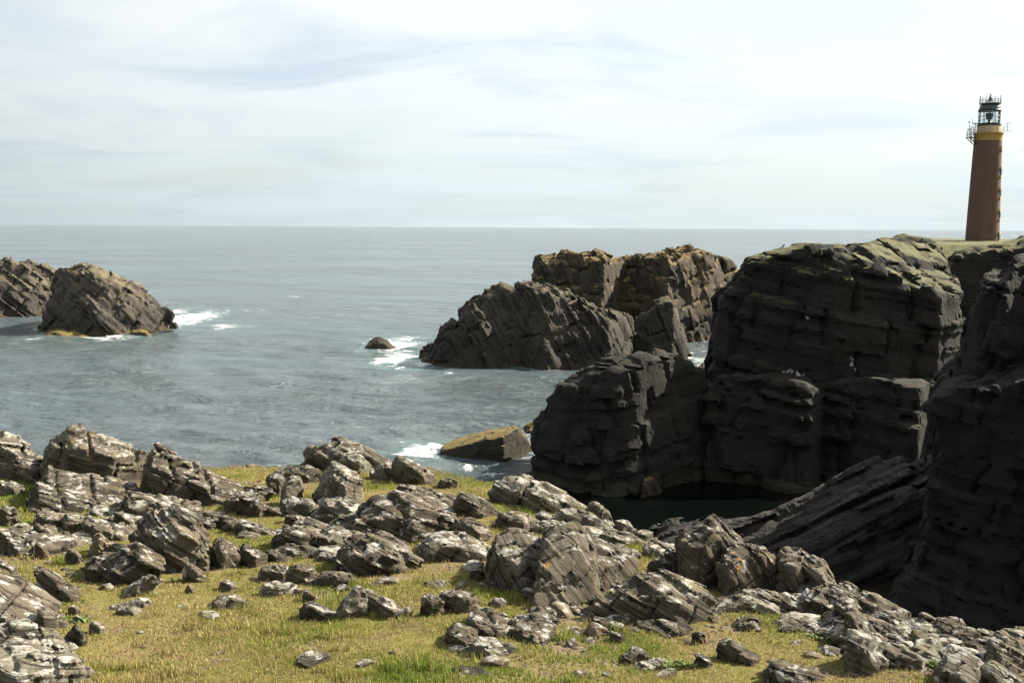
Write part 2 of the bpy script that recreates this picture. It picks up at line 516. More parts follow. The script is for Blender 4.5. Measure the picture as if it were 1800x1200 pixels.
def sea_material():
    m, t = material('sea_water')
    p = t.n('ShaderNodeNewGeometry').outputs['Position']
    foam = attr(t, 'foam').outputs['Fac']; turq = attr(t, 'turq').outputs['Fac']
    ps = t.v('MULTIPLY', p, (1.0, 1.6, 1.0))
    n1_ = t.noise(ps, 0.13, 9, 0.66, 0.5); n2_ = t.noise(ps, 0.55, 6, 0.62, 0.5); n3_ = t.noise(ps, 0.028, 5, 0.62, 0.4)
    h = t.m('ADD', t.m('MULTIPLY', n1_, 5.5), t.m('MULTIPLY', n2_, 1.6))
    h = t.m('ADD', h, t.m('MULTIPLY', n3_, 15.0))
    body = t.mix(turq, (0.076, 0.101, 0.110), (0.09, 0.17, 0.155))
    calm_shade = attr(t, 'calm_shade').outputs['Fac']
    body = t.mix(calm_shade, body, (0.001, 0.002, 0.0017))  # shade and cliff reflection of the cove painted into the water colour
    fn = t.noise(t.v('MULTIPLY', p, (0.6, 0.8, 1.0)), 0.42, 10, 0.75, 1.4)
    fm = t.ramp(t.m('ADD', t.m('MULTIPLY', fn, 1.5), t.m('MULTIPLY', foam, 0.44)), 1.04, 1.24)
    fm = t.m('MULTIPLY', fm, t.ramp(foam, 0.02, 0.25))
    caps = t.ramp(t.noise(t.v('MULTIPLY', p, (0.5, 1.0, 1.0)), 0.16, 8, 0.7, 0.6), 0.735, 0.775, 0.0, 0.7)
    fm = t.m('MAXIMUM', fm, caps)
    wat = t.n('ShaderNodeBsdfPrincipled', ins={'Base Color': body, 'Roughness': 0.16, 'IOR': 1.333, 'Specular IOR Level': 0.5})
    wind = t.ramp(t.noise(t.v('MULTIPLY', p, (1.0, 2.2, 1.0)), 0.007, 4, 0.6), 0.38, 0.62, 0.55, 1.15)
    bn = t.n('ShaderNodeBump', ins={'Strength': t.m('MULTIPLY', wind, t.m('SUBTRACT', 1.0, t.m('MULTIPLY', calm_shade, 0.9))), 'Distance': 0.55, 'Height': h})
    t.put(wat.inputs['Normal'], bn.outputs[0])
    fo = t.n('ShaderNodeBsdfPrincipled', ins={'Base Color': (0.78, 0.80, 0.80, 1), 'Roughness': 0.8})
    t.put(fo.inputs['Normal'], bn.outputs[0])
    mx_ = t.n('ShaderNodeMixShader', ins={0: fm, 1: wat.outputs[0], 2: fo.outputs[0]})
    t.n('ShaderNodeOutputMaterial', ins={0: mx_.outputs[0]})
    return m


M_SEA = sea_material()
M_TURF = turf_material()
M_GRASS = grass_material()
M_ROCK = rock_material('gneiss', (0.03795, 0.03166, 0.02311), (0.1025, 0.08466, 0.05943), (0.1252, 0.1089, 0.08056), 0.25, 0.35)
M_PALE = rock_material('pale_gneiss', (0.06072, 0.05301, 0.03962), (0.1366, 0.12, 0.08917), (0.1784, 0.1605, 0.1221), 0.6, 0.2)
M_DARK = rock_material('dark_gneiss', (0.02429, 0.02061, 0.01519), (0.06451, 0.05448, 0.0383), (0.09108, 0.07951, 0.05811), 0.1, 0.3)
M_RIDGE = cliff_material('shore_rock', (0.011, 0.011, 0.010), (0.055, 0.050, 0.042), (0.05, 0.046, 0.038), (0.06, 0.055, 0.04), 0.2, 0.8, 14.0, 0.4, 2.0)
M_TAN = rock_material('tan_gneiss', (0.066, 0.0495, 0.033), (0.1584, 0.1155, 0.0759), (0.1782, 0.1452, 0.1056), 0.2, 0.7)
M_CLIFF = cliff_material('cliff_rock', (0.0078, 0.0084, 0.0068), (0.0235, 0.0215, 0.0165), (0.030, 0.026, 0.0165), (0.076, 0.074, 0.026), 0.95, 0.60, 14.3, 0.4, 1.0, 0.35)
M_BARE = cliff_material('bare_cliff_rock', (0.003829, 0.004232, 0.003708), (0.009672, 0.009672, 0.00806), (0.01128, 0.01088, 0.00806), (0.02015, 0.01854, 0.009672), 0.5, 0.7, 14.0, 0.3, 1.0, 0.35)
M_STACK = cliff_material('stack_rock', (0.015, 0.0145, 0.0115), (0.066, 0.057, 0.043), (0.082, 0.068, 0.048), (0.10, 0.085, 0.045), 0.6, 0.62, 7.0, 0.5, 1.0, 0.5)
M_RUST = cliff_material('rusty_stack_rock', (0.020, 0.018, 0.014), (0.062, 0.052, 0.037), (0.095, 0.070, 0.040), (0.135, 0.095, 0.036), 0.95, 0.42, 6.0, 0.6)
M_SKERRY = cliff_material('skerry_rock', (0.022, 0.019, 0.015), (0.085, 0.069, 0.048), (0.11, 0.082, 0.052), (0.145, 0.108, 0.034), 0.95, 0.66, -3.0, 0.5, 1.0, 0.25)
M_STACKB = cliff_material('lit_stack_rock', (0.030, 0.026, 0.022), (0.095, 0.081, 0.064), (0.115, 0.095, 0.070), (0.125, 0.108, 0.06), 0.7, 0.5, 6.0, 0.6)  # lighter copy of the stack rock, sunlight put into its colour


# ------------------------------------------------------------------ sea
FOAM = [  # picture ellipses on the water: x, y, half width, half height, amount
    (330, 560, 60, 20, 1.0), (400, 573, 45, 7, .8), (300, 548, 40, 10, .8), (450, 545, 55, 5, .5), (200, 593, 90, 7, .8), (85, 588, 35, 12, .7),
    (55, 575, 60, 5, .6), (525, 521, 35, 4, .5), (690, 604, 75, 17, .9), (700, 632, 60, 16, 1.0), (735, 640, 35, 12, 1.0), (790, 655, 40, 6, .7),
    (660, 622, 40, 8, .6), (740, 597, 35, 8, .7), (760, 790, 70, 20, 1.0), (730, 800, 55, 12, .9), (830, 820, 60, 10, .6), (870, 832, 45, 8, .6),
    (930, 765, 28, 20, .9), (605, 765, 45, 18, .5), (925, 815, 30, 10, .6), (880, 852, 50, 10, .45), (1240, 635, 25, 12, .8), (1225, 857, 35, 6, .5),
    (1130, 868, 30, 5, .55), (1400, 520, 40, 4, .4), (1060, 905, 40, 8, .5), (1165, 925, 40, 8, .6), (620, 700, 30, 8, .25), (560, 800, 60, 10, .35)]


def make_sea():
    na, nr = 580, 370
    ang = np.linspace(RAD(-38), RAD(38), na)
    dep = np.concatenate([np.linspace(RAD(24), RAD(2.0), nr - 90), np.geomspace(RAD(2.0), math.atan(CAM_H / 18000), 91)[1:]])
    rr = CAM_H / np.tan(dep)
    A, R = np.meshgrid(ang, rr)
    x, y = R * np.sin(A), R * np.cos(A)
    sp = np.gradient(rr)[:, None] * np.ones_like(R)
    z = np.zeros_like(R)
    rg = np.random.default_rng(4)
    calm_shade = np.ones_like(R)
    for k in range(110):
        lam = 0.55 * (11 / 0.55) ** rg.random()
        th = RAD(200) + rg.normal(0, 0.33)            # travelling towards the shore
        kk = 2 * math.pi / lam
        amp = 0.0125 * lam ** 0.45
        att = np.clip((lam / (2.6 * sp)) - 0.6, 0, 1)
        z += amp * att * np.sin(kk * (x * math.sin(th) + y * math.cos(th)) + rg.random() * 6.28)
    hr = np.clip(1 - R / 3000, 0, 1)
    z *= hr
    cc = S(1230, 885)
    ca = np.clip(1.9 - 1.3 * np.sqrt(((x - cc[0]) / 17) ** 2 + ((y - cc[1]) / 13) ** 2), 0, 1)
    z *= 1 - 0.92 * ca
    p = np.stack([x.ravel(), y.ravel(), z.ravel()], 1)
    fo = np.zeros(len(p)); tq = np.zeros(len(p))
    for (px, py, a, b, s) in FOAM:
        c = S(px, py); ax = a / FPX * c[1]
        by = abs(S(px, py - b)[1] - S(px, py + b)[1]) / 2
        e = np.sqrt(((p[:, 0] - c[0]) / ax) ** 2 + ((p[:, 1] - c[1]) / by) ** 2)
        fo = np.maximum(fo, s * np.clip(1.25 - e, 0, 1) ** 0.7)
        tq = np.maximum(tq, 1.4 * max(s - .55, 0) * np.clip(1.5 - e, 0, 1))
    # wash along every waterline
    gx0, gy0, gw, gh = -170, 40, 330, 240
    occ = np.full((gw, gh), 99.0)
    for wl in WATERLINE:
        ix = np.floor(wl[:, 0] - gx0).astype(int); iy = np.floor(wl[:, 1] - gy0).astype(int)
        k = (ix > 0) & (ix < gw - 1) & (iy > 0) & (iy < gh - 1)
        occ[ix[k], iy[k]] = 0
    for _ in range(7):
        for ax in (0, 1):
            for sgn in (1, -1):
                occ = np.minimum(occ, np.roll(occ, sgn, ax) + 1)
    ix = np.clip(np.floor(p[:, 0] - gx0), 0, gw - 1).astype(int); iy = np.clip(np.floor(p[:, 1] - gy0), 0, gh - 1).astype(int)
    dist = np.where((ix > 0) & (ix < gw - 1) & (iy > 0) & (iy < gh - 1), occ[ix, iy], 99)
    edge = np.exp(-dist / 1.6) * (0.45 + 0.75 * fbm(p / 9 + 2, 3)) * (1 - 0.75 * ca.ravel())
    fo = np.maximum(fo, np.clip(edge, 0, 0.9))
    i = np.arange((nr - 1) * na).reshape(nr - 1, na)[:, :-1].ravel()
    q = np.stack([i, i + na, i + na + 1, i + 1], 1)
    q = q[:, ::-1]
    nv = len(p)
    # the rest of the ocean, out of view
    ring = [RAD(38 + k * (284 / 24)) for k in range(25)]
    vo = []
    for a in ring:
        vo += [(rr[0] * math.sin(a), rr[0] * math.cos(a), 0), (18000 * math.sin(a), 18000 * math.cos(a), 0)]
    qo = [(nv + 2 * k, nv + 2 * k + 1, nv + 2 * k + 3, nv + 2 * k + 2) for k in range(24)]
    # the disc under the camera
    p = np.vstack([p, np.array(vo)]); q = np.vstack([q, np.array(qo)])
    z0_ = np.zeros(len(vo))
    o = mesh_from('sea', p, q, M_SEA, attrs={'foam': ('FLOAT', np.concatenate([fo, z0_])), 'turq': ('FLOAT', np.concatenate([tq, z0_])), 'calm_shade': ('FLOAT', np.concatenate([ca.ravel(), z0_]))})
    tag(o, kind='structure', label='grey blue sea with small waves running out to the horizon')



# ------------------------------------------------------------------ cliffs and sea stacks
CN = ((2.8, 2.2, 1.6, 0.8), (1.0, 0.85, 0.5, 0.38))
CL = ((4.5, 3.6, 3.0, 1.2), (1.8, 1.5, 1.1, 0.6))
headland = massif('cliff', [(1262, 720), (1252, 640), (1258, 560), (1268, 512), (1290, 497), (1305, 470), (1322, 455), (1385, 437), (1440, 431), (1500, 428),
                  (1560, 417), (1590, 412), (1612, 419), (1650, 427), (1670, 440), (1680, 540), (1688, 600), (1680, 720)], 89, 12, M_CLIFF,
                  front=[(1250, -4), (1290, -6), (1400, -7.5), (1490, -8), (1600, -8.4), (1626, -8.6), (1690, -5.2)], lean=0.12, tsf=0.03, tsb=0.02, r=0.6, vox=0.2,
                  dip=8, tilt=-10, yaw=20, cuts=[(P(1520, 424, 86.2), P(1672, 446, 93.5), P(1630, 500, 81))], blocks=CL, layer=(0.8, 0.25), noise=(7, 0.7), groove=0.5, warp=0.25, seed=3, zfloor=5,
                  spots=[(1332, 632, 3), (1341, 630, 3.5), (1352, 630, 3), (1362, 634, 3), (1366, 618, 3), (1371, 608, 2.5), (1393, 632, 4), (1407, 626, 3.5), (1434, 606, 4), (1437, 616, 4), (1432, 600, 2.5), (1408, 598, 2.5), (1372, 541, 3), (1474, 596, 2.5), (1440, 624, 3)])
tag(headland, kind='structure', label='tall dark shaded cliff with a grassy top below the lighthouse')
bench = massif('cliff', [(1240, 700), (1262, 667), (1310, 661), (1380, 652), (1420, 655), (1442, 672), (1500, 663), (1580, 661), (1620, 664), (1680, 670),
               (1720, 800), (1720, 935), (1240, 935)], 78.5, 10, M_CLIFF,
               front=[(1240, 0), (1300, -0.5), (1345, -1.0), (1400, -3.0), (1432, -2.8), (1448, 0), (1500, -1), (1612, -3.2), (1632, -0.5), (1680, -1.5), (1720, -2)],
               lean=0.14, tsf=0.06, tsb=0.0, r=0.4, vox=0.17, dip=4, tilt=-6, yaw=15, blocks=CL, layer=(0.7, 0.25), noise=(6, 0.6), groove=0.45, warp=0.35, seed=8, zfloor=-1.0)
tag(bench, kind='structure', label='low dark rock bench standing in the cove under the tall cliff')
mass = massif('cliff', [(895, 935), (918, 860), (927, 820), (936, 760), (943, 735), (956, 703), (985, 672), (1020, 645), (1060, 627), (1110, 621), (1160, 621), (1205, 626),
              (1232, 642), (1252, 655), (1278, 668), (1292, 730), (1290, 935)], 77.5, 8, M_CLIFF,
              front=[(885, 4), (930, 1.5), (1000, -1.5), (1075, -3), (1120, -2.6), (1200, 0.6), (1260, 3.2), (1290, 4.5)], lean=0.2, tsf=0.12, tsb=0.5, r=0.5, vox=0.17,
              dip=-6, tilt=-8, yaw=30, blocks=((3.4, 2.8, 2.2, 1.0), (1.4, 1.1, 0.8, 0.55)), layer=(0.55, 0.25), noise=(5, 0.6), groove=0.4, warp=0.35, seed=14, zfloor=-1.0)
tag(mass, kind='structure', label='rounded dark bluff at the mouth of the cove with sun on its right flank')
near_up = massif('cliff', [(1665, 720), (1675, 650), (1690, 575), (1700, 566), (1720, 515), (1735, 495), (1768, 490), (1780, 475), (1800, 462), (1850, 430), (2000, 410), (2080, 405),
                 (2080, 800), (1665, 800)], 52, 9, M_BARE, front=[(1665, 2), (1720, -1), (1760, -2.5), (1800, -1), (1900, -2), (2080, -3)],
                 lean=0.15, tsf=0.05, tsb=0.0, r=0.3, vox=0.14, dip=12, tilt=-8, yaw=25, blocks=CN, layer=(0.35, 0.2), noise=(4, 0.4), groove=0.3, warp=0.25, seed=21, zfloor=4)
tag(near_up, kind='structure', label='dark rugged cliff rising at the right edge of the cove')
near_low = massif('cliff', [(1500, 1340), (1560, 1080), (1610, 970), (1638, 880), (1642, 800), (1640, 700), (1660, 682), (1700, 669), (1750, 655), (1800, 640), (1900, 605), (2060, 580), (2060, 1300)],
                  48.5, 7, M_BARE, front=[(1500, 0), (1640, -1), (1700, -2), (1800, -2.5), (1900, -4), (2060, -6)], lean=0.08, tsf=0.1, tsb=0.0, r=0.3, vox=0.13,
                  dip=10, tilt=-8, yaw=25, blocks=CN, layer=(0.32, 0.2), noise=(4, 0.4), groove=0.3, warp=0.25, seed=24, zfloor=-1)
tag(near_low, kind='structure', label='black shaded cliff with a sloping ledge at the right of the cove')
ridge = massif('rock_ridge', [(1120, 985), (1150, 930), (1175, 914), (1260, 908), (1330, 905), (1365, 893), (1420, 868), (1470, 845), (1520, 824), (1585, 801), (1600, 812), (1640, 792),
               (1700, 1050), (1560, 1080), (1440, 1080), (1330, 1080), (1180, 1030)], 58, 9, M_RIDGE, front=[(1120, -3), (1300, -3.5), (1500, -4), (1720, -5)], lean=0.5, tsf=0.12, tsb=0.5, r=0.4, vox=0.13,
               dip=-27, tilt=28, yaw=8, blocks=((3.5, 1.2, 0.55, 0.9), (1.2, 0.6, 0.22, 0.4)), layer=(0.4, 0.3), noise=(3, 0.3), groove=0.2, warp=0.15, seed=31, zfloor=-1)
tag(ridge, kind='structure', label='bare slabby rock ridge slanting down into the shaded cove')
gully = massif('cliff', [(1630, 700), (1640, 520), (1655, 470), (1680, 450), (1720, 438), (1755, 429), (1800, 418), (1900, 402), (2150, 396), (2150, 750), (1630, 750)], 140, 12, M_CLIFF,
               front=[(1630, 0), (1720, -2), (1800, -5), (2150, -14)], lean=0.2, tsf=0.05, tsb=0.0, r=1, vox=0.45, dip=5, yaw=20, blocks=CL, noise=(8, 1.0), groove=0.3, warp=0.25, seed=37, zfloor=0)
tag(gully, kind='structure', label='shaded cliff wall at the head of the gully below the lighthouse')

SL = ((4.0, 3.4, 2.6, 1.3), (1.7, 1.4, 0.9, 0.7), (0.8, 0.7, 0.45, 0.35))
st = massif('sea_stack', [(735, 690), (740, 632), (748, 615), (760, 604), (771, 585), (785, 566), (793, 561), (806, 563), (812, 546), (830, 525), (855, 506), (880, 499), (903, 501), (915, 494),
            (945, 492), (965, 497), (985, 504), (1003, 510), (1022, 525), (1050, 537), (1082, 549), (1108, 562), (1113, 575), (1108, 600), (1100, 690)], 149, 16, M_STACK,
            front=[(735, 6), (780, -1), (850, -3.5), (900, -1.5), (960, -4), (1020, -2.5), (1060, -3), (1113, 4)], lean=0.5, tsf=0.3, tsb=0.5, r=0.5, vox=0.2, dip=68, tilt=18, yaw=14,
            blocks=((8, 2.6, 1.9, 1.2), (4, 1.1, 0.8, .75), (1.7, .55, .4, .4)), layer=(0.7, 0.3), noise=(5, 0.8), groove=0.6, warp=0.25, seed=41, zfloor=-1)
tag(st, 'dark peaked sea stack with ribbed slopes and white surf at its left foot', 'sea stack')
st = massif('sea_stack', [(1090, 680), (1098, 640), (1102, 600), (1115, 570), (1122, 546), (1150, 531), (1176, 526), (1190, 545), (1200, 580), (1212, 630), (1216, 680)], 154, 10, M_STACK,
            front=[(1090, 2), (1140, -2), (1180, -2.5), (1216, 3)], lean=0.3, tsf=0.3, tsb=0.5, r=0.5, vox=0.2, dip=70, yaw=15, blocks=SL, noise=(4, 0.6), groove=0.5, warp=0.25, seed=44, zfloor=-1)
tag(st, 'small dark knob of rock between the peaked stack and the rusty flat-topped stack', 'sea stack')
st = massif('sea_stack', [(937, 700), (940, 520), (932, 480), (935, 449), (950, 445), (975, 447), (990, 443), (1022, 446), (1060, 449), (1085, 456), (1097, 450), (1122, 445), (1160, 440),
            (1215, 435), (1250, 440), (1280, 455), (1300, 471), (1312, 500), (1318, 560), (1322, 700)], 184, 18, M_RUST,
            front=[(932, 2), (1000, -2), (1062, -8), (1092, 0), (1112, -1), (1166, -9), (1240, -3), (1322, 8)], lean=0.28, tsf=0.10, tsb=0.08, r=0.6, vox=0.28, dip=75, tilt=10, yaw=10,
            blocks=SL, layer=(1.5, 0.8), noise=(6, 0.9), groove=0.7, warp=0.25, seed=47, zfloor=-1)
tag(st, 'broad flat-topped sea stack crusted with rusty orange growth', 'sea stack')
st = massif('sea_stack', [(58, 625), (62, 588), (70, 575), (76, 568), (80, 545), (86, 525), (93, 498), (96, 480), (110, 471), (135, 467), (160, 466), (185, 475), (212, 486), (240, 496), (262, 510),
            (282, 525), (306, 545), (304, 560), (290, 595), (262, 625)], 188, 18, M_STACKB, front=[(66, 4), (105, 2), (140, -3), (175, -4), (230, -1), (296, 6)], lean=0.5, tsf=0.3, tsb=0.4, r=0.5, vox=0.24,
            dip=42, tilt=12, yaw=20, blocks=SL, layer=(1.0, 0.5), noise=(5, 0.8), groove=0.5, warp=0.25, seed=51, zfloor=-1)
tag(st, 'brown sea stack with a steep dark left face and surf running off its right tip', 'sea stack')
st = massif('sea_stack', [(-130, 640), (-130, 428), (-110, 432), (-50, 445), (0, 452), (18, 450), (26, 459), (40, 456), (75, 465), (95, 471), (109, 482), (112, 510), (108, 560), (100, 640)], 222, 16, M_STACKB,
            front=[(-130, -6), (-50, -4), (0, -2), (60, 0), (112, 5)], lean=0.5, tsf=0.3, tsb=0.4, r=0.6, vox=0.27, dip=35, tilt=15, yaw=15, blocks=SL, layer=(1.2, 0.6), noise=(6, 0.9),
            groove=0.6, warp=0.25, seed=53, zfloor=-1)
tag(st, 'sloping banded sea stack cut off by the left edge of the picture', 'sea stack')
SK = ((1.4, 1.1, 0.6, 0.4), (0.6, 0.5, 0.3, 0.2))


def skerry(label, poly, dd, thick, **kw):
    a = dict(front=None, lean=0.3, tsf=0.3, tsb=0.4, r=0.3, vox=max(0.08, dd * 0.0017), dip=30, blocks=SK, noise=(2.0, 0.35), warp=0.3, zfloor=-0.6, mat=M_SKERRY)
    a.update(kw)
    m = a.pop('mat')
    o = massif('skerry', poly, dd, thick, m, **a)
    return tag(o, label, 'skerry')


skerry('small dark rock awash in surf left of the peaked sea stack', [(636, 626), (641, 608), (648, 598), (660, 592), (672, 594), (684, 600), (700, 610), (706, 626)], 164, 4, seed=61, mat=M_STACK)
skerry('low brown rock in the surf at the foot of the brown sea stack', [(224, 600), (230, 583), (240, 577), (252, 578), (264, 585), (272, 600)], 180, 3, seed=62)
skerry('weed-brown rock shelf under the dark left face of the brown sea stack', [(64, 610), (70, 590), (85, 580), (100, 576), (125, 580), (145, 585), (170, 590), (176, 610)], 179, 5, seed=63, noise=(1.6, .6))
skerry('tiny dark rock at the right tip of the brown sea stack', [(298, 575), (301, 566), (306, 564), (311, 568), (312, 575)], 186, 1.5, seed=64, mat=M_STACK)
skerry('weedy reef of low rocks at the left tip of the peaked sea stack', [(736, 640), (742, 628), (752, 620), (770, 616), (786, 622), (800, 640)], 148, 4, seed=65)
big = skerry('tilted wedge of rock in the surf with an olive top and one sunlit end', [(766, 830), (770, 800), (776, 784), (784, 777), (810, 765), (838, 756), (862, 755), (878, 749), (907, 743), (915, 752), (928, 771),
             (935, 784), (934, 830)], 87.5, 4.0, front=[(766, -1.0), (820, -2.8), (884, -4.6), (936, -0.5)], lean=0.0, tsf=0.0, tsb=0.3, seed=66, dip=-12, r=0.05, vox=.09,
             cuts=[(P(784, 778, 88.5), P(907, 744, 88.5), P(885, 763, 83.2)), (P(784, 778, 88.5), P(816, 783, 84.6), P(885, 763, 83.2))], blocks=((1.6, 1.3, .8, .22), (.5, .5, .25, .12)), noise=(2, .15), warp=.2)
skerry('tiny wet rock in the surf beside the olive-topped wedge', [(752, 800), (754, 790), (759, 787), (765, 790), (767, 800)], 88, 0.6, seed=67, vox=.06, noise=(.5, .08), blocks=((.4, .4, .2, .1),))
skerry('low rock showing between the olive-topped wedge and the dark bluff', [(918, 765), (926, 750), (938, 743), (960, 742), (960, 765)], 96, 3, seed=68)
skerry('sunlit pale rock standing in the dark water of the cove', [(1118, 885), (1126, 862), (1131, 840), (1138, 836), (1152, 842), (1162, 858), (1166, 885)], 73.5, 1.3, seed=69, front=[(1118, .3), (1132, -.9), (1166, .2)],
       lean=.15, vox=.09, mat=M_SKERRY, noise=(.8, .15), blocks=((.7, .5, .4, .2),), dip=60)
skerry('wet boulder in the channel left of the tall cliff', [(1222, 655), (1228, 640), (1238, 634), (1248, 640), (1252, 655)], 140, 2.5, seed=70, mat=M_STACK)


# headland behind the cliffs, carrying the lighthouse
def make_headland():
    xs = np.arange(20, 330, 1.6); ys = np.arange(106, 420, 1.6)
    X, Y = np.meshgrid(xs, ys)
    p = np.stack([X.ravel(), Y.ravel(), np.zeros(X.size)], 1)
    left = 37 + (Y - 106) * 0.44
    s = X - left + 5 * fbm(p / 16, 3).reshape(X.shape)
    t = np.clip((Y - 120) / 130, 0, 1)
    z = 17.9 - 1.1 * t - 1.5 * (Y < 152) + 0.5 * fbm(p / 14 + 3, 4).reshape(X.shape) + 0.16 * fbm(p / 3.5 + 3, 3).reshape(X.shape)
    z = z - 1.2 * np.maximum(-s, 0)
    z = np.where(Y > 330, z - 1.3 * (Y - 330), z)
    z = np.where(Y < 146, z - 1.4 * np.maximum(0, np.minimum((146 - Y) / 3, 1)) * (np.abs(X - 72 - (Y - 106) * .3) < 14), z)
    z = np.where((X / Y > 0.425) & (Y < 143), -1.4, z)
    z = np.maximum(z, -1.5)
    ny, nx = X.shape
    i = np.arange((ny - 1) * nx).reshape(ny - 1, nx)[:, :-1].ravel()
    q = np.stack([i, i + 1, i + nx + 1, i + nx], 1)
    v = np.stack([X.ravel(), Y.ravel(), z.ravel()], 1)
    o = mesh_from('headland', v, q, M_HEAD, attrs={'bed': ('FLOAT', v[:, 2])})
    tag(o, kind='structure', label='grassy headland top behind the cliffs where the lighthouse stands')


make_sea()
M_HEAD = cliff_material('headland_turf', (0.0231, 0.02112, 0.01848), (0.0594, 0.0528, 0.0429), (0.0594, 0.0528, 0.033), (0.0825, 0.0858, 0.0264), 0.95, 0.35, 6.0, 0.4)
make_headland()


# ------------------------------------------------------------------ foreground turf
BARE = [(800, 985, 75, 22, .9), (730, 985, 40, 14, .6), (620, 975, 60, 10, .6), (40, 978, 60, 10, .7), (60, 990, 40, 8, .6), (345, 1165, 45, 12, .55), (370, 1150, 25, 6, .5),
        (1000, 1085, 70, 20, .8), (1080, 1075, 60, 16, .8), (1290, 1070, 90, 14, .8), (1400, 1090, 70, 18, .6), (1330, 1100, 60, 16, .6), (660, 1010, 80, 14, .5),
        (560, 1010, 70, 12, .5), (300, 1115, 20, 6, .4), (1120, 1165, 60, 10, .4), (1640, 1160, 70, 14, .4), (480, 1010, 40, 10, .4), (1560, 1100, 50, 14, .5), (940, 1130, 60, 8, .4), (1640, 1105, 130, 30, .8), (1740, 1165, 90, 30, .8), (1540, 1140, 60, 22, .7), (1440, 1080, 60, 20, .7)]


def bare_amount(x, y):
    b = np.zeros(np.shape(x))
    for (px, py, a, h, s) in BARE:
        c = G(px, py); ax = a / FPX * c[1] * 1.15
        ay = abs(G(px, py - h)[1] - G(px, py + h)[1]) / 2
        e = np.sqrt(((x - c[0]) / ax) ** 2 + ((y - c[1]) / ay) ** 2)
        b = np.maximum(b, s * np.clip(1.6 - 1.2 * e, 0, 1))
    p = np.stack([np.ravel(x), np.ravel(y), np.zeros(np.size(x))], 1)
    n = fbm(p / 0.9 + 5, 4).reshape(np.shape(x))
    return np.clip(b * (0.75 + 1.2 * n) + 1.6 * np.clip(n - 0.25, 0, 1), 0, 1)


def plateau(x, y):
    """distance outside the brink (positive = over the edge)"""
    return polysd(x, y, EDGE)


def make_turf():
    xs = np.arange(-40, 18, 0.18); ys = np.arange(-4, 46, 0.18)
    X, Y = np.meshgrid(xs, ys)
    z = H0(X, Y)
    p = np.stack([X.ravel(), Y.ravel(), np.zeros(X.size)], 1)
    s = plateau(X, Y) + 0.8 * fbm(p / 2.5 + 2, 3).reshape(X.shape)
    z = z + 0.055 * fbm(p / 0.45 + 1, 3).reshape(X.shape)
    so_ = np.maximum(s, 0)
    z = z - 0.9 * so_ ** 1.15 - np.where(s > 0.5, 1, 0) * 0.5 * fbm(p / 1.2 + 4, 4).reshape(X.shape) * np.minimum(so_, 3)
    z = np.maximum(z, -1.5)
    b = bare_amount(X, Y)
    b[s > 1.2] = 0.6
    z = z - 0.035 * b
    ny, nx = X.shape
    i = np.arange((ny - 1) * nx).reshape(ny - 1, nx)[:, :-1].ravel()
    q = np.stack([i, i + 1, i + nx + 1, i + nx], 1)
    v = np.stack([X.ravel(), Y.ravel(), z.ravel()], 1)
    keep = (z.ravel()[q] > -1.4).any(1)
    o = mesh_from('turf', v, q[keep], M_TURF, attrs={'bare': ('FLOAT', b.ravel())})
    tag(o, kind='structure', label='sunlit clifftop turf falling away to the shore')


make_turf()


def make_grass():
    n = 720000
    y = 8.5 + 27 * RNG.random(n) ** 1.25
    x = (RNG.random(n) * 2 - 1) * (0.62 * y + 1.0)
    k = (plateau(x, y) < np.where(x > 2, 0.0, 0.5))
    x, y = x[k], y[k]
    b = bare_amount(x, y)
    k = RNG.random(len(x)) > 1.7 * b
    x, y, b = x[k], y[k], b[k]
    n = len(x)
    p = np.stack([x, y, np.zeros(n)], 1)
    lush = fbm(p / 1.3 + 21, 3); patch = fbm(p / 3.4 + 40, 3)
    z = H0(x, y) - 0.02 + 0.055 * fbm(p / 0.45 + 1, 3)
    hgt = (0.018 + 0.034 * RNG.random(n)) * (1 + 0.9 * np.clip(lush, -.5, 1)) * (1 + 1.6 * (fbm(p / 0.35 + 4, 2) > 0.42))
    wdt = (0.005 + 0.005 * RNG.random(n)) * (0.7 + y / 22)
    a = RNG.random(n) * 6.283
    lean = 0.9 * hgt * RNG.random(n); la = RNG.random(n) * 6.283
    dxw, dyw = np.cos(a) * wdt, np.sin(a) * wdt
    v = np.empty((n, 3, 3))
    v[:, 0] = np.stack([x - dxw, y - dyw, z], 1); v[:, 1] = np.stack([x + dxw, y + dyw, z], 1)
    v[:, 2] = np.stack([x + np.cos(la) * lean, y + np.sin(la) * lean, z + 0.02 + hgt], 1)
    pal = np.array([(0.125, 0.185, 0.027), (0.215, 0.225, 0.048), (0.30, 0.245, 0.088), (0.39, 0.30, 0.16), (0.27, 0.155, 0.07)])
    clump = fbm(p / 0.28 + 60, 3)
    sc = np.clip(1.2 - 1.9 * lush - 1.7 * patch - 1.1 * clump + 0.8 * RNG.normal(0, 1, n) + 1.3 * b, 0, 3.99)
    k0 = sc.astype(int); fr = (sc - k0)[:, None]
    c = pal[k0] * (1 - fr) + pal[k0 + 1] * fr
    c = c * (0.6 + 0.7 * RNG.random((n, 1)))
    col = np.ones((n, 3, 4)); col[:, :, :3] = c[:, None, :]
    q = np.arange(n * 3).reshape(n, 3)
    o = mesh_from('grass', v.reshape(-1, 3), q, M_GRASS, attrs={'tint': ('FLOAT_COLOR', col.reshape(-1, 4))}, smooth=False)
    tag(o, kind='stuff', label='short olive and straw coloured grass over the clifftop')


make_grass()

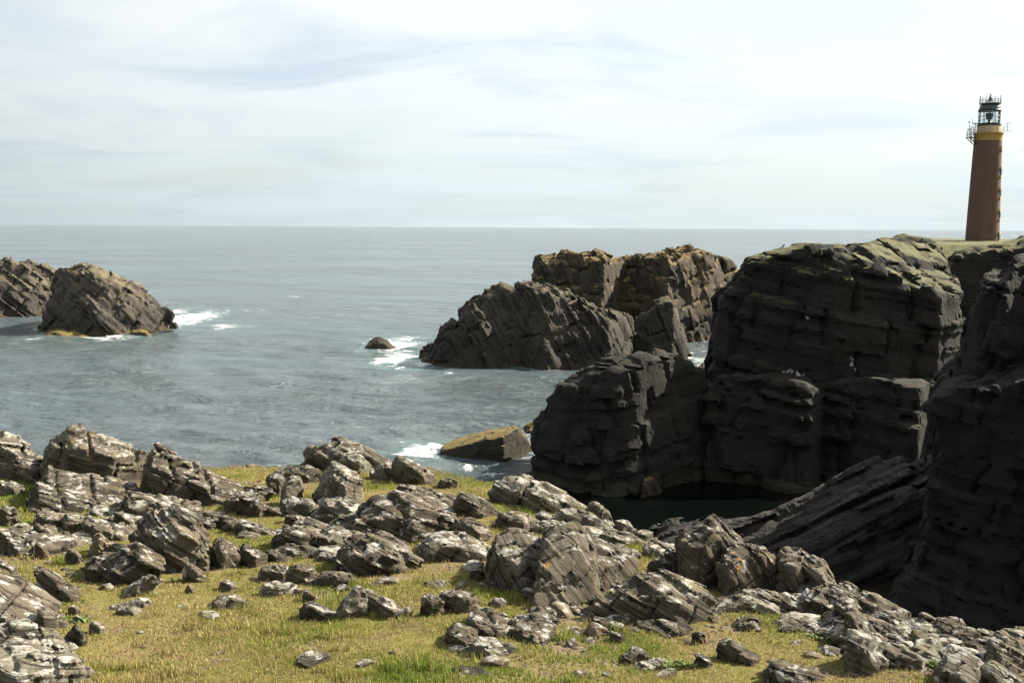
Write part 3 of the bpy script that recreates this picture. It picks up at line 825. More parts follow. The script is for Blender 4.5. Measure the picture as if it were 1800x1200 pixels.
# ------------------------------------------------------------------ foreground outcrops and boulders
MATS = {'g': M_ROCK, 'p': M_PALE, 'd': M_DARK, 't': M_TAN}
SHAPES = {
    'block': [(0, 1), (.02, .40), (.12, .06), (.42, 0), (.82, .10), (.97, .42), (1, 1)],
    'slab': [(0, 1), (.0, .42), (.08, .04), (.28, 0), (.62, .32), (.9, .66), (1, 1)],
    'slabl': [(0, 1), (.1, .66), (.38, .34), (.72, 0), (.92, .05), (1, .45), (1, 1)],
    'pyr': [(0, 1), (.12, .62), (.36, .12), (.48, 0), (.62, .16), (.86, .62), (1, 1)],
    'flat': [(0, 1), (.05, .55), (.22, .12), (.6, 0), (.88, .3), (1, 1)],
    'egg': [(0, 1), (.0, .55), (.1, .2), (.35, 0), (.65, .04), (.9, .28), (1, .62), (.98, 1)],
}
SEED = [100]


def body(name, poly, ybase, mat, parent=None, thick=None, keel=None, dip=24, tilt=12, yaw=32, d=None, rough=1.0, seed=None, spots=None, vox=None, lean=-0.02, tsf=0.2, tsb=0.35,
         layers=True, r=None, back=0.0, sink=0.35, depth=1.0):
    SEED[0] += 1
    seed = seed or SEED[0]
    px = [a for a, _ in poly]; xc = 0.5 * (min(px) + max(px))
    poly = [(xc + (a - xc) * 1.09, ybase - (ybase - b) * 1.05) for a, b in poly]
    px = [a for a, _ in poly]; py = [b for _, b in poly]
    xa, xb = min(px), max(px)
    g = G((xa + xb) / 2, ybase)
    sc = g[1] / FPX
    wd, ht = (xb - xa) * sc, (ybase - min(py)) * sc
    if thick is None:
        thick = depth * min(max(0.75 * wd, 0.7 * ht), 2.6 * ht + 0.1)
    dd = d or g[1] + 0.45 * thick + back
    pts = np.array([P(a, b, dd)[[0, 2]] for a, b in poly])
    zb = pts[:, 1].min(); zr = pts[:, 1].max() - zb
    low = pts[:, 1] < zb + 0.22 * zr
    pts[low, 1] -= sink + 0.12 * thick * (1 + tsf)
    kf = keel if keel is not None else 0.62
    x0, x1 = pts[:, 0].min(), pts[:, 0].max()
    if isinstance(kf, (int, float)):
        front = [(x0, -0.10 * thick), (x0 + kf * (x1 - x0), -0.5 * thick), (x1, 0.05 * thick)]
    else:
        front = [(x0 + f * (x1 - x0), o * thick) for f, o in kf]
    s = min(wd, 1.6 * ht)
    vx = vox or min(max(dd / 995 * 1.7, 0.02), 0.065) if s > 0.5 else max(s / 20, 0.016)
    bl = ((0.50 * s, 0.40 * s, 0.28 * s, 0.13 * s * rough), (0.20 * s, 0.16 * s, 0.085 * s, 0.055 * s * rough))
    return massif(name, pts, dd, 0.5 * thick, MATS[mat], front=front, lean=lean, tsf=tsf, tsb=tsb, r=(0.012 * s if r is None else r), vox=vx, dip=dip, tilt=tilt, yaw=yaw,
                  blocks=bl, layer=(max(0.042 * s, 2.2 * vx), 0.05 * s * rough) if layers else None, noise=(0.45 * s, 0.035 * s), groove=0.10 * s, warp=0.018 * s, bias=0.02 * s, seed=seed, parent=parent,
                  spots=spots, world=True, ground=d is None)


def outcrop(label, parts, **kw):
    """one outcrop: an Empty at its base and the slabs one can tell apart as its parts"""
    name = kw.pop('name', 'rock_outcrop')
    xs = [a for p in parts for a, _ in p['poly']]
    yb = max(p['yb'] for p in parts)
    e = empty(name, tuple(G(sum(xs) / len(xs), yb)))
    tag(e, label, 'rock outcrop', kind='thing')
    for i, p in enumerate(parts):
        q = dict(kw); q.update(p)
        body(q.pop('name', 'rock_body' if i == 0 else 'rock_slab'), q.pop('poly'), q.pop('yb'), q.pop('mat', 'g'), parent=e, **q)
    return e


def rock(label, x0, x1, y0, y1, shape='block', mat='g', name=None, **kw):
    rg = random.Random(int(x0 * 7 + y0))
    poly = [(x0 + (x1 - x0) * min(max(a + (rg.uniform(-.04, .04) if 0 < a < 1 else 0), 0), 1), y0 + (y1 - y0) * (b + (rg.uniform(-.05, .05) if 0 < b < 1 else 0))) for a, b in SHAPES[shape]]
    big_ = (x1 - x0) > 60
    name = name or ('rock_slab' if shape in ('slab', 'slabl', 'flat') else 'boulder' if big_ or shape == 'egg' else 'stone')
    o = body(name, poly, y1, mat, **kw)
    return tag(o, label, 'rock', kind='thing')


# the big banded outcrop on the left skyline
outcrop('largest banded outcrop on the left skyline, dark front and one sunlit broken end', [
    dict(poly=[(86, 850), (84, 812), (88, 795), (100, 776), (118, 769), (128, 760), (143, 757), (166, 766), (202, 776), (238, 790), (260, 800), (258, 812), (253, 826), (244, 852)], yb=862, thick=2.8,
         keel=[(0, -.35), (.28, -.55), (.62, -.52), (.64, -.52), (1, .0)], back=.8, spots=[(197, 786, 9), (160, 762, 6)]),
    dict(poly=[(72, 884), (72, 852), (92, 822), (140, 830), (204, 846), (240, 856), (236, 872), (226, 890)], yb=894, thick=3.0, keel=[(0, -.3), (.3, -.52), (.74, -.56), (1, -.1)], back=.2),
    dict(poly=[(58, 884), (60, 862), (74, 850), (110, 862), (170, 880), (222, 892), (216, 904), (120, 906)], yb=905, thick=2.6, keel=[(0, -.3), (.6, -.5), (1, -.2)], mat='d'),
    dict(poly=[(78, 800), (82, 786), (104, 774), (118, 769), (120, 790), (96, 806)], yb=806, d=28.6, thick=1.0, sink=0)], dip=17, tilt=10, yaw=28, rough=.75)
outcrop('long stepped outcrop sloping down to the right behind the largest banded outcrop', [
    dict(poly=[(250, 900), (258, 830), (264, 806), (271, 799), (292, 803), (320, 810), (346, 818), (352, 838), (356, 870), (350, 900)], yb=900, thick=2.4, keel=[(0, -.2), (.55, -.5), (1, -.3)], back=.9),
    dict(poly=[(336, 880), (340, 820), (366, 829), (392, 842), (417, 853), (445, 858), (474, 857), (468, 874), (420, 890), (370, 902)], yb=900, thick=2.6, keel=[(0, -.4), (.3, -.5), (1, -.1)], back=.7),
    dict(poly=[(218, 905), (222, 880), (230, 864), (260, 868), (310, 878), (344, 886), (348, 902), (340, 912), (250, 916)], yb=914, thick=1.6, keel=[(0, -.2), (.12, -.5), (1, -.45)]),
    dict(poly=[(272, 808), (273, 786), (279, 780), (292, 787), (308, 797), (322, 810)], yb=812, d=29.6, thick=1.0, sink=.1),
    dict(poly=[(392, 905), (400, 880), (420, 868), (448, 866), (462, 878), (450, 890), (425, 902)], yb=904, thick=1.2)], dip=20, tilt=12, yaw=30, rough=.75)
outcrop('pale sloping outcrop at the left edge of the skyline', [
    dict(poly=[(-40, 850), (-40, 770), (-10, 762), (4, 764), (12, 769), (33, 775), (48, 791), (62, 803), (72, 808), (66, 840)], yb=846, thick=2.4, back=.6, mat='p'),
    dict(poly=[(16, 846), (18, 808), (24, 800), (60, 808), (86, 815), (84, 826), (74, 846)], yb=846, thick=1.6, keel=[(0, -.4), (.72, -.5), (1, .1)])], dip=15, tilt=10)
outcrop('shaggy hunched boulder heap in the middle of the left turf', [
    dict(poly=[(238, 1000), (240, 975), (250, 958), (243, 940), (256, 925), (272, 906), (290, 901), (308, 898), (322, 901), (338, 911), (352, 940), (362, 955), (370, 968), (362, 988), (310, 1004)], yb=1004, thick=2.0,
         keel=[(0, -.1), (.4, -.5), (.9, -.4), (1, -.05)], dip=32, rough=1.2),
    dict(poly=[(156, 1028), (158, 990), (168, 982), (198, 974), (222, 968), (240, 960), (262, 972), (280, 990), (270, 1010), (220, 1030)], yb=1030, thick=1.3, keel=[(0, -.2), (.5, -.5), (1, -.3)], mat='d', dip=24),
    dict(poly=[(185, 978), (186, 965), (200, 960), (214, 966), (220, 980)], yb=982, thick=.5, mat='p')], tilt=14)
outcrop('dark pyramid rock with broken blocks trailing to its right', [
    dict(poly=[(371, 996), (374, 970), (382, 950), (389, 946), (398, 954), (412, 964), (420, 972), (418, 988), (405, 1001), (385, 998)], yb=1000, thick=.9, keel=[(0, -.1), (.2, -.3), (.42, -.5), (1, -.2)]),
    dict(poly=[(421, 985), (423, 966), (430, 958), (450, 966), (466, 976), (462, 992), (440, 998)], yb=995, thick=.6, dip=28)], dip=62)
outcrop('low row of three tilted blocks in front of the largest banded outcrop', [
    dict(poly=[(63, 918), (64, 904), (72, 897), (92, 901), (114, 905), (115, 922), (110, 928)], yb=928, thick=.8),
    dict(poly=[(112, 936), (113, 906), (120, 904), (138, 906), (152, 911), (152, 930), (143, 942)], yb=938, thick=.9),
    dict(poly=[(150, 940), (152, 910), (158, 907), (186, 916), (214, 930), (226, 940), (218, 948), (190, 950)], yb=950, thick=1.0)], dip=16, keel=[(0, -.3), (.3, -.5), (1, -.4)])
rock('squat block in shade at the right foot of the largest banded outcrop', 200, 250, 900, 934, 'slab', 'g', keel=.66)
rock('dark block with a pale lichen spot at the left edge above the sandy hollow', -8, 33, 890, 926, 'block', 'g', keel=.5)
rock('speckled slab sloping down to the right at the left edge of the sandy hollow', -30, 58, 924, 979, 'slab', 'p', keel=.7)
rock('thin leaning plate below the row of three tilted blocks', 58, 95, 920, 946, 'slab', 'g', thick=.4)
rock('small dark stone below the thin leaning plate', 88, 104, 945, 960, 'block', 'd')
rock('orange-tan pointed rock beside the hunched boulder heap', 152, 206, 941, 982, 'pyr', 't', keel=.4, dip=60)
rock('dark stone with a white top left of the orange-tan pointed rock', 117, 150, 964, 992, 'slab', 'g')
rock('tan stone at the right end of the sandy hollow', 62, 86, 955, 983, 'slab', 't')
rock('small brown stones slab at the left edge under the sandy hollow', -10, 36, 986, 1012, 'slab', 'g')
rock('flat pale stone lying in turf at the left edge near the skyline', -12, 46, 846, 872, 'flat', 'p')
rock('narrow dark ledge left of the largest banded outcrop', 46, 78, 838, 852, 'slab', 'd', d=28.5)
outcrop('striped slab outcrop at the lower left edge with long straight layers', [
    dict(poly=[(-60, 1104), (-60, 1010), (-10, 1008), (4, 1013), (40, 1030), (70, 1046), (102, 1066), (80, 1085), (62, 1100), (10, 1112)], yb=1108, thick=2.2, keel=[(0, -.45), (.6, -.5), (1, -.1)], rough=.7),
    dict(poly=[(48, 1056), (52, 1036), (66, 1026), (84, 1034), (104, 1046), (122, 1058), (118, 1064), (80, 1066)], yb=1064, thick=.8, mat='p', rough=.8),
    dict(poly=[(66, 1022), (68, 1008), (76, 1000), (84, 1003), (106, 1018), (130, 1036), (150, 1052), (156, 1060), (130, 1056), (100, 1040)], yb=1059, thick=.7, rough=.7)], dip=30, tilt=14, yaw=8)
rock('layered cube of rock below the striped slab outcrop', 60, 122, 1070, 1112, 'slab', 'g', keel=.28, dip=12)
outcrop('white-crusted flat-topped slab at the lower left edge', [
    dict(poly=[(-40, 1176), (-40, 1112), (-6, 1110), (22, 1102), (44, 1101), (66, 1112), (84, 1122), (90, 1150), (60, 1168), (0, 1180)], yb=1166, thick=1.2, keel=[(0, -.4), (.55, -.5), (1, -.3)], mat='p'),
    dict(poly=[(80, 1152), (84, 1120), (98, 1116), (120, 1130), (138, 1140), (128, 1148), (100, 1156)], yb=1154, thick=.7, mat='p')], dip=14)
rock('white-crusted slab lowest in the lower left corner', -30, 156, 1150, 1225, 'block', 'p', name='rock_slab', thick=1.0, dip=10, keel=.4)
rock('dark three-sided stone standing on turf right of the white-crusted slab', 111, 158, 1098, 1137, 'pyr', 'd', keel=.7, layers=False)
rock('small round stone right of the striped slab outcrop', 120, 141, 1064, 1081, 'egg', 'g')
rock('thin flat stone half sunk in turf near the small round stone', 131, 151, 1081, 1094, 'slab', 'p')
rock('pale stone lying in grass right of the dark three-sided stone', 157, 187, 1092, 1113, 'slab', 'p')
rock('lichen-spotted block at the foot of the hunched boulder heap', 216, 274, 1012, 1050, 'slabl', 'p', keel=.3)
rock('thin pale rib of rock flush with the turf below the lichen-spotted block', 190, 264, 1052, 1071, 'slabl', 'p', thick=.35, name='rock_slab')
rock('second low pale rib under the thin pale rib of rock', 205, 254, 1066, 1081, 'flat', 'p', thick=.3)
rock('two-toned stone alone on the open turf in the lower left middle', 370, 440, 1046, 1074, 'flat', 'g', name='boulder', keel=.2)
rock('flat pale stone just below the two-toned stone on the open turf', 346, 390, 1074, 1088, 'flat', 'p', thick=.4)
rock('pale flake lying on turf left of the two-toned stone', 306, 342, 1061, 1069, 'flat', 'p', thick=.3)
rock('leaning brown stone below the dark pyramid rock', 324, 366, 990, 1026, 'slab', 'g', keel=.5)
rock('small brown stone left of the grey-capped stone', 321, 346, 1027, 1044, 'pyr', 't')
rock('small grey-capped stone on turf below the dark pyramid rock', 386, 416, 1020, 1040, 'block', 'p')
rock('low layered hump at the left end of the stone scatter', 452, 512, 1024, 1050, 'flat', 'p', dip=10)
rock('crusty low hump above the layered hump', 454, 520, 994, 1022, 'flat', 'g')
rock('dark-faced crusty block right of the crusty low hump', 506, 556, 996, 1030, 'block', 'g')
rock('squat grey block at the right of the crusty pair', 562, 624, 1007, 1034, 'block', 'g')
rock('small leaning tooth of stone above the dark plate', 533, 562, 1036, 1058, 'slab', 'g', keel=.5)
rock('long dark plate tilted at the left of the tall pale stone', 530, 606, 1060, 1090, 'slab', 'd', thick=.5)
rock('tall pale stone leaning right among the middle turf stones', 590, 646, 1030, 1090, 'slabl', 'p', keel=.3)
rock('blocky rock with a dark hollow front right of the tall pale stone', 636, 714, 1041, 1086, 'slab', 'g', keel=.7)
rock('small pale wedge at the right foot of the blocky rock with hollow front', 700, 724, 1066, 1087, 'slabl', 'p')
rock('dark upright cube left of the dark-backed arch of rock', 740, 778, 1045, 1083, 'block', 'd', keel=.45)
rock('dark-backed arch of rock with a white-crusted foot', 776, 842, 1040, 1078, 'block', 'g', keel=.7)
rock('white stone under the dark-backed arch of rock', 798, 824, 1060, 1078, 'egg', 'p')

# middle skyline and centre
outcrop('rounded grey outcrop standing on the turf crest against the sea', [
    dict(poly=[(534, 832), (536, 812), (546, 796), (560, 784), (582, 776), (602, 772), (630, 780), (656, 794), (686, 811), (672, 820), (640, 832)], yb=829, thick=2.6, mat='g', keel=[(0, -.2), (.45, -.5), (1, -.1)]),
    dict(poly=[(592, 832), (598, 812), (614, 800), (630, 800), (646, 812), (654, 826), (650, 834)], yb=830, thick=1.0, mat='p', back=-.6)], dip=30)
outcrop('split outcrop on the crest with a pale cube and a ribbed slab sloping right', [
    dict(poly=[(650, 842), (654, 824), (670, 814), (692, 806), (696, 812), (694, 846), (670, 846)], yb=844, thick=1.1, mat='p', keel=[(0, -.3), (.9, -.5), (1, -.4)], dip=60),
    dict(poly=[(692, 850), (694, 812), (702, 803), (722, 810), (742, 822), (758, 836), (780, 850), (760, 856), (720, 852)], yb=851, thick=1.4, rough=.8)], dip=34)
rock('small mossy hump at the right end of the turf crest', 768, 806, 840, 857, 'flat', 'g')
rock('low dark ledge on the crest left of the rounded grey outcrop', 478, 576, 818, 848, 'flat', 'd', thick=1.4, name='rock_slab')
rock('brown shore reef seen beyond the crest left of the middle', 385, 478, 816, 832, 'flat', 't', d=40.5, sink=2, thick=2, vox=.11, name='rock_slab')
outcrop('pair of upright pillars, one dark and one with a smooth pale face', [
    dict(poly=[(470, 872), (470, 838), (478, 832), (494, 834), (503, 842), (504, 872)], yb=872, thick=.9, mat='d', name='rock_pillar'),
    dict(poly=[(493, 894), (496, 862), (504, 842), (514, 836), (526, 840), (532, 858), (528, 880), (514, 896)], yb=894, thick=1.0, mat='p', rough=.4, keel=[(0, -.5), (.3, -.5), (1, -.1)], layers=False, name='rock_pillar')], dip=70, tilt=5)
outcrop('tall crusty pale boulder in the middle of the crest rocks', [
    dict(poly=[(556, 900), (560, 868), (568, 846), (574, 830), (588, 822), (606, 828), (624, 838), (634, 856), (638, 880), (630, 900)], yb=898, thick=1.8, mat='p', rough=1.1),
    dict(poly=[(566, 920), (562, 895), (576, 880), (604, 876), (630, 884), (644, 896), (648, 912), (610, 922)], yb=920, thick=1.2, mat='p')], dip=30)
rock('rounded pale stone left of the tall crusty pale boulder', 514, 560, 880, 916, 'egg', 'p')
rock('dark rounded stone under the pair of upright pillars', 500, 542, 906, 932, 'block', 'g')
rock('dark boulder low between the stepped outcrop and the pillars', 420, 470, 872, 910, 'block', 'd')
outcrop('row of low layered stones running right from the hunched boulder heap', [
    dict(poly=[(340, 930), (342, 915), (356, 909), (380, 911), (388, 926), (376, 934)], yb=932, thick=.7),
    dict(poly=[(378, 928), (382, 912), (394, 908), (414, 912), (424, 926), (410, 934)], yb=932, thick=.7),
    dict(poly=[(410, 944), (414, 924), (432, 916), (455, 920), (474, 932), (470, 940), (440, 946)], yb=943, thick=.8)], dip=14, mat='d')
outcrop('low laminated outcrop like stacked pages left of the fan-shaped one', [
    dict(poly=[(480, 970), (480, 948), (496, 934), (520, 925), (546, 930), (566, 940), (560, 962), (520, 976)], yb=972, thick=1.2),
    dict(poly=[(540, 974), (544, 950), (560, 934), (590, 930), (626, 936), (642, 944), (620, 956), (596, 972)], yb=972, thick=1.2)], dip=16, rough=1.2)
outcrop('long central outcrop with layers sliding down to the right', [
    dict(poly=[(640, 930), (642, 892), (660, 880), (694, 872), (720, 872), (760, 888), (786, 908), (794, 930), (780, 950), (720, 956)], yb=950, thick=2.0, keel=[(0, -.4), (.55, -.55), (1, -.2)], rough=1.1),
    dict(poly=[(690, 890), (696, 872), (730, 866), (780, 868), (820, 876), (848, 890), (856, 904), (820, 914), (760, 912)], yb=908, thick=1.6, back=.6),
    dict(poly=[(800, 905), (802, 878), (812, 868), (836, 876), (858, 890), (876, 904), (868, 916), (830, 918)], yb=914, thick=1.2, back=.3),
    dict(poly=[(610, 925), (614, 905), (636, 898), (676, 902), (690, 926), (640, 932)], yb=930, thick=1.0)], dip=22)
rock('white stones block at the foot of the long central outcrop', 686, 716, 926, 946, 'egg', 'p')
outcrop('fan-shaped outcrop of thin layers spreading down to the right in the centre', [
    dict(poly=[(602, 985), (606, 966), (626, 950), (650, 940), (676, 944), (704, 964), (730, 984), (756, 1000), (768, 1010), (720, 1016), (660, 1012), (620, 1000)], yb=1012, thick=1.6, keel=[(0, -.3), (.3, -.5), (1, -.2)], rough=1.3),
    dict(poly=[(650, 970), (654, 944), (668, 937), (690, 942), (716, 958), (736, 972), (720, 984)], yb=976, thick=1.0, back=.4)], dip=26)
outcrop('broad pale slab leaning toward the sun right of the fan-shaped outcrop', [
    dict(poly=[(742, 972), (746, 954), (760, 940), (782, 933), (808, 936), (838, 950), (868, 968), (872, 978), (830, 988), (780, 992)], yb=988, thick=1.3, mat='p', rough=.6, keel=[(0, -.2), (.15, -.5), (1, -.3)]),
    dict(poly=[(800, 950), (796, 925), (806, 912), (830, 914), (850, 926), (866, 944), (872, 966), (850, 970)], yb=966, thick=.9, mat='g', rough=.6, back=.5)], dip=24)
outcrop('massive slabby boulder in the centre right with a dark shaded left face', [
    dict(poly=[(858, 1028), (862, 1000), (870, 960), (876, 942), (900, 937), (924, 938), (944, 948), (958, 960), (968, 1000), (972, 1036), (930, 1050), (880, 1036)], yb=1040, thick=2.0, keel=[(0, .0), (.02, -.2), (.48, -.5), (1, -.25)], rough=.45, lean=.4, dip=62),
    dict(poly=[(955, 1054), (950, 980), (960, 940), (975, 928), (1010, 923), (1024, 934), (1040, 960), (1052, 1000), (1030, 1040), (1000, 1056)], yb=1054, thick=1.9, keel=[(0, -.5), (.9, -.3), (1, .0)], rough=.5, lean=.55, dip=58),
    dict(poly=[(1010, 1044), (1016, 980), (1026, 948), (1050, 950), (1080, 960), (1106, 970), (1118, 978), (1108, 998), (1070, 1022), (1036, 1044)], yb=1040, thick=1.7, keel=[(0, -.5), (.5, -.4), (1, .0)], rough=.5, lean=.5, dip=52)],
    spots=[(960, 950, 7)], yaw=15)
rock('white lichened ledge at the foot of the massive slabby boulder', 858, 938, 1020, 1036, 'flat', 'p', thick=.4, name='rock_slab')
rock('cream round stone under the massive slabby boulder', 916, 945, 1033, 1059, 'egg', 'p', layers=False)
rock('smaller cream stone right of the cream round stone', 950, 980, 1042, 1063, 'egg', 'p', layers=False)
rock('pale stone on turf left of the cream round stone', 858, 892, 1052, 1070, 'egg', 'p', layers=False)
rock('tan stone in the shadow left of the massive slabby boulder', 826, 852, 1000, 1020, 'block', 'g')
outcrop('layered low outcrop behind the massive slabby boulder', [
    dict(poly=[(868, 936), (872, 914), (888, 904), (910, 900), (928, 906), (944, 918), (936, 934), (900, 940)], yb=936, thick=1.1),
    dict(poly=[(936, 940), (938, 922), (960, 914), (990, 918), (1010, 930), (1000, 944), (960, 946)], yb=940, thick=1.0, mat='p'),
    dict(poly=[(942, 922), (944, 905), (954, 898), (970, 906), (988, 918), (980, 924)], yb=922, thick=.7, mat='p')], dip=14)
outcrop('pale cracked outcrop on the brink sloping right toward the dark water', [
    dict(poly=[(864, 890), (866, 862), (872, 848), (900, 842), (918, 838), (930, 842), (938, 852), (930, 880), (900, 892)], yb=886, thick=1.6, mat='p'),
    dict(poly=[(926, 890), (930, 856), (940, 846), (960, 850), (986, 862), (1010, 877), (1030, 890), (1044, 904), (1030, 912), (980, 902)], yb=902, thick=1.8, mat='p', rough=.8, keel=[(0, -.4), (.3, -.5), (1, -.1)])], dip=32, name='rock_outcrop')
rock('brown blunt rock below the lower end of the pale cracked outcrop', 1034, 1082, 882, 926, 'slab', 'g', keel=.4)
rock('smooth egg-shaped boulder near the brink', 1014, 1060, 906, 941, 'egg', 'p', layers=False, rough=.4)
rock('leaning grey stone right of the smooth egg-shaped boulder', 1080, 1112, 914, 944, 'block', 'p', keel=.5)
rock('half-sunk stone under the smooth egg-shaped boulder', 1052, 1088, 936, 958, 'block', 'p')
rock('white flat stone at the brink above the grassy saddle', 1108, 1150, 932, 946, 'flat', 'p', thick=.4)
outcrop('pale lumpy boulder in the grassy saddle left of the tall dark outcrop', [
    dict(poly=[(1132, 982), (1134, 960), (1146, 954), (1164, 955), (1184, 957), (1198, 964), (1196, 984), (1160, 988)], yb=984, thick=1.0, mat='p', rough=.7),
    dict(poly=[(1138, 962), (1142, 950), (1152, 946), (1160, 952), (1160, 966)], yb=964, thick=.4, mat='p'),
    dict(poly=[(1166, 1000), (1168, 972), (1178, 964), (1194, 972), (1200, 996), (1184, 1006)], yb=1004, thick=.6)], layers=False)
rock('rounded grey boulder with white lichen rings under the pale lumpy boulder', 1141, 1184, 982, 1016, 'egg', 'g', layers=False)
outcrop('tall dark outcrop on the brink with a peaked top and orange lichen', [
    dict(poly=[(1196, 1020), (1196, 960), (1206, 944), (1220, 938), (1240, 930), (1246, 918), (1256, 914), (1270, 924), (1284, 938), (1300, 950), (1304, 990), (1290, 1040), (1240, 1040)], yb=1036, thick=1.6, keel=[(0, -.15), (.42, -.5), (.8, -.3), (1, -.3)]),
    dict(poly=[(1276, 1056), (1272, 1000), (1278, 966), (1296, 958), (1320, 960), (1344, 964), (1356, 978), (1368, 1000), (1372, 1020), (1352, 1034), (1310, 1056)], yb=1052, thick=1.2, keel=[(0, -.2), (.12, -.5), (1, -.1)])],
    dip=58, yaw=20, spots=[(1292, 973, 15), (1304, 970, 10)], rough=1.1)
outcrop('twin-headed outcrop on the brink with steep ribs falling right', [
    dict(poly=[(1368, 1050), (1370, 990), (1374, 970), (1384, 965), (1404, 968), (1420, 976), (1422, 1010), (1412, 1050)], yb=1048, thick=1.1, keel=[(0, -.3), (.5, -.5), (1, -.3)]),
    dict(poly=[(1404, 1054), (1408, 1010), (1414, 984), (1430, 982), (1444, 988), (1454, 1008), (1468, 1036), (1478, 1052), (1440, 1062)], yb=1054, thick=1.1)], dip=62, yaw=15)
outcrop('dark humped boulder with white lichen crust in the right foreground', [
    dict(poly=[(1060, 1060), (1066, 1048), (1088, 1038), (1117, 1022), (1140, 1014), (1159, 1011), (1183, 1018), (1206, 1024), (1232, 1034), (1244, 1048), (1254, 1072), (1240, 1090), (1200, 1100), (1120, 1098), (1078, 1080)], yb=1100, thick=1.3,
         keel=[(0, -.2), (.6, -.5), (.66, -.5), (1, -.05)], rough=.9),
    dict(poly=[(1120, 1112), (1124, 1094), (1150, 1090), (1190, 1094), (1214, 1106), (1210, 1120), (1160, 1124)], yb=1120, thick=.7, mat='d'),
    dict(poly=[(1122, 1026), (1124, 1014), (1132, 1008), (1146, 1014), (1150, 1026)], yb=1028, d=14.6, thick=.4, sink=.1)], dip=30)
rock('dark block with a white-topped end below the twin-headed outcrop', 1262, 1340, 1125, 1170, 'slab', 'd', keel=.72)
rock('brown wedge with a pale ridge in the lower right turf', 1084, 1150, 1137, 1166, 'pyr', 'd', keel=.35)
rock('flat pale flake in front of the brown wedge', 1100, 1170, 1158, 1177, 'slabl', 'p', thick=.4, name='rock_slab')
rock('long thin flake below the flat pale flake', 1148, 1188, 1174, 1190, 'slabl', 'p', thick=.3, name='rock_slab')
rock('small dark block right of the humped boulder', 1214, 1240, 1110, 1130, 'block', 'd')
rock('low dark slab set in turf below the humped boulder', 1222, 1256, 1150, 1176, 'slab', 'd')
outcrop('cluster of jointed blocks in the middle foreground turf', [
    dict(poly=[(824, 1120), (828, 1080), (838, 1070), (862, 1074), (890, 1086), (904, 1096), (900, 1126), (860, 1130)], yb=1124, thick=1.0, keel=[(0, -.2), (.4, -.5), (1, -.4)]),
    dict(poly=[(786, 1144), (788, 1112), (798, 1100), (818, 1102), (838, 1110), (838, 1140), (810, 1150)], yb=1146, thick=.7, name='rock_block'),
    dict(poly=[(828, 1150), (830, 1128), (844, 1122), (866, 1126), (888, 1142), (892, 1158), (850, 1164)], yb=1160, thick=.6, mat='p', name='rock_block'),
    dict(poly=[(876, 1148), (880, 1134), (894, 1130), (912, 1140), (906, 1150)], yb=1149, thick=.3, mat='d', name='rock_block')], dip=16)
rock('broad low slab half sunk right of the cluster of jointed blocks', 888, 980, 1082, 1134, 'flat', 'g', thick=1.2, dip=12, name='rock_slab')
rock('small dark step above the broad low slab', 932, 984, 1070, 1100, 'slab', 'd', dip=10)
rock('dark shelf of thin stones left of the humped boulder', 1040, 1090, 1084, 1102, 'slab', 'd')
rock('small dark stone on turf below the dark shelf of thin stones', 1072, 1100, 1110, 1128, 'block', 'd')

# right-hand slope
rock('grey slab on the brink right of the twin-headed outcrop', 1470, 1533, 1026, 1070, 'slab', 'g', keel=.6, tsf=.35, depth=1.7)
rock('long knobbly slab on the brink sloping right', 1510, 1603, 1045, 1092, 'slab', 'g', keel=.5, tsf=.35, depth=1.7)
rock('dark upright boulder on the right slope', 1468, 1511, 1050, 1109, 'block', 'g', keel=.35, tsf=.35, depth=1.7)
rock('grey boulder with bedding cracks under the white upright stone', 1410, 1487, 1035, 1085, 'block', 'g', tsf=.35, depth=1.7)
rock('ribbed slab leaning below the dark upright boulder', 1486, 1547, 1068, 1137, 'slab', 'g', keel=.4, tsf=.35, depth=1.7)
rock('dark low shelf left of the ribbed slab', 1424, 1501, 1099, 1126, 'flat', 'd', thick=.6)
rock('pale slab pointing down to the right on the right slope', 1492, 1571, 1114, 1184, 'slab', 'p', keel=.5, tsf=.35, depth=1.7)
rock('smooth pale stone right of the slab pointing down', 1530, 1577, 1113, 1149, 'slab', 'p', layers=False, tsf=.35, depth=1.7)
rock('white angular stone in the middle of the right slope', 1560, 1605, 1092, 1119, 'slab', 'p', tsf=.35, depth=1.7)
rock('big pale angular block on the brink of the right slope', 1590, 1667, 1081, 1124, 'pyr', 'p', keel=.55, tsf=.35, depth=1.7)
rock('dark-sided block right of the big pale angular block', 1643, 1696, 1087, 1125, 'block', 'g', keel=.4, tsf=.35, depth=1.7)
rock('flat grey slab in the slope under the white angular stone', 1573, 1628, 1118, 1153, 'slab', 'p', tsf=.35, depth=1.7)
rock('knobbly grey slab under the big pale angular block', 1603, 1676, 1110, 1150, 'slab', 'g', tsf=.35, depth=1.7)
rock('long cracked slab above the large slab in the lower right corner', 1609, 1710, 1125, 1169, 'slab', 'p', tsf=.35, depth=1.7)
outcrop('large cracked slab in the lower right corner', [
    dict(poly=[(1640, 1225), (1650, 1185), (1668, 1160), (1690, 1153), (1716, 1166), (1740, 1182), (1736, 1230)], yb=1225, thick=1.0, mat='p'),
    dict(poly=[(1728, 1230), (1732, 1172), (1748, 1166), (1776, 1184), (1812, 1210), (1830, 1235)], yb=1230, thick=1.0, mat='p')], dip=34, rough=.7)
rock('brown split boulder at the right edge above the large cracked slab', 1738, 1815, 1118, 1193, 'slab', 'g', keel=.3, tsf=.35, depth=1.7)
rock('long low rock at the right edge of the brink', 1751, 1840, 1108, 1145, 'block', 'g', name='rock_slab', tsf=.35, depth=1.7)
rock('thin slab lying on the brink near the right edge', 1672, 1765, 1103, 1130, 'slab', 'g', thick=.5)
rock('dark plates stacked in grass at the bottom right', 1347, 1452, 1168, 1208, 'slab', 'd', thick=.7, dip=14)
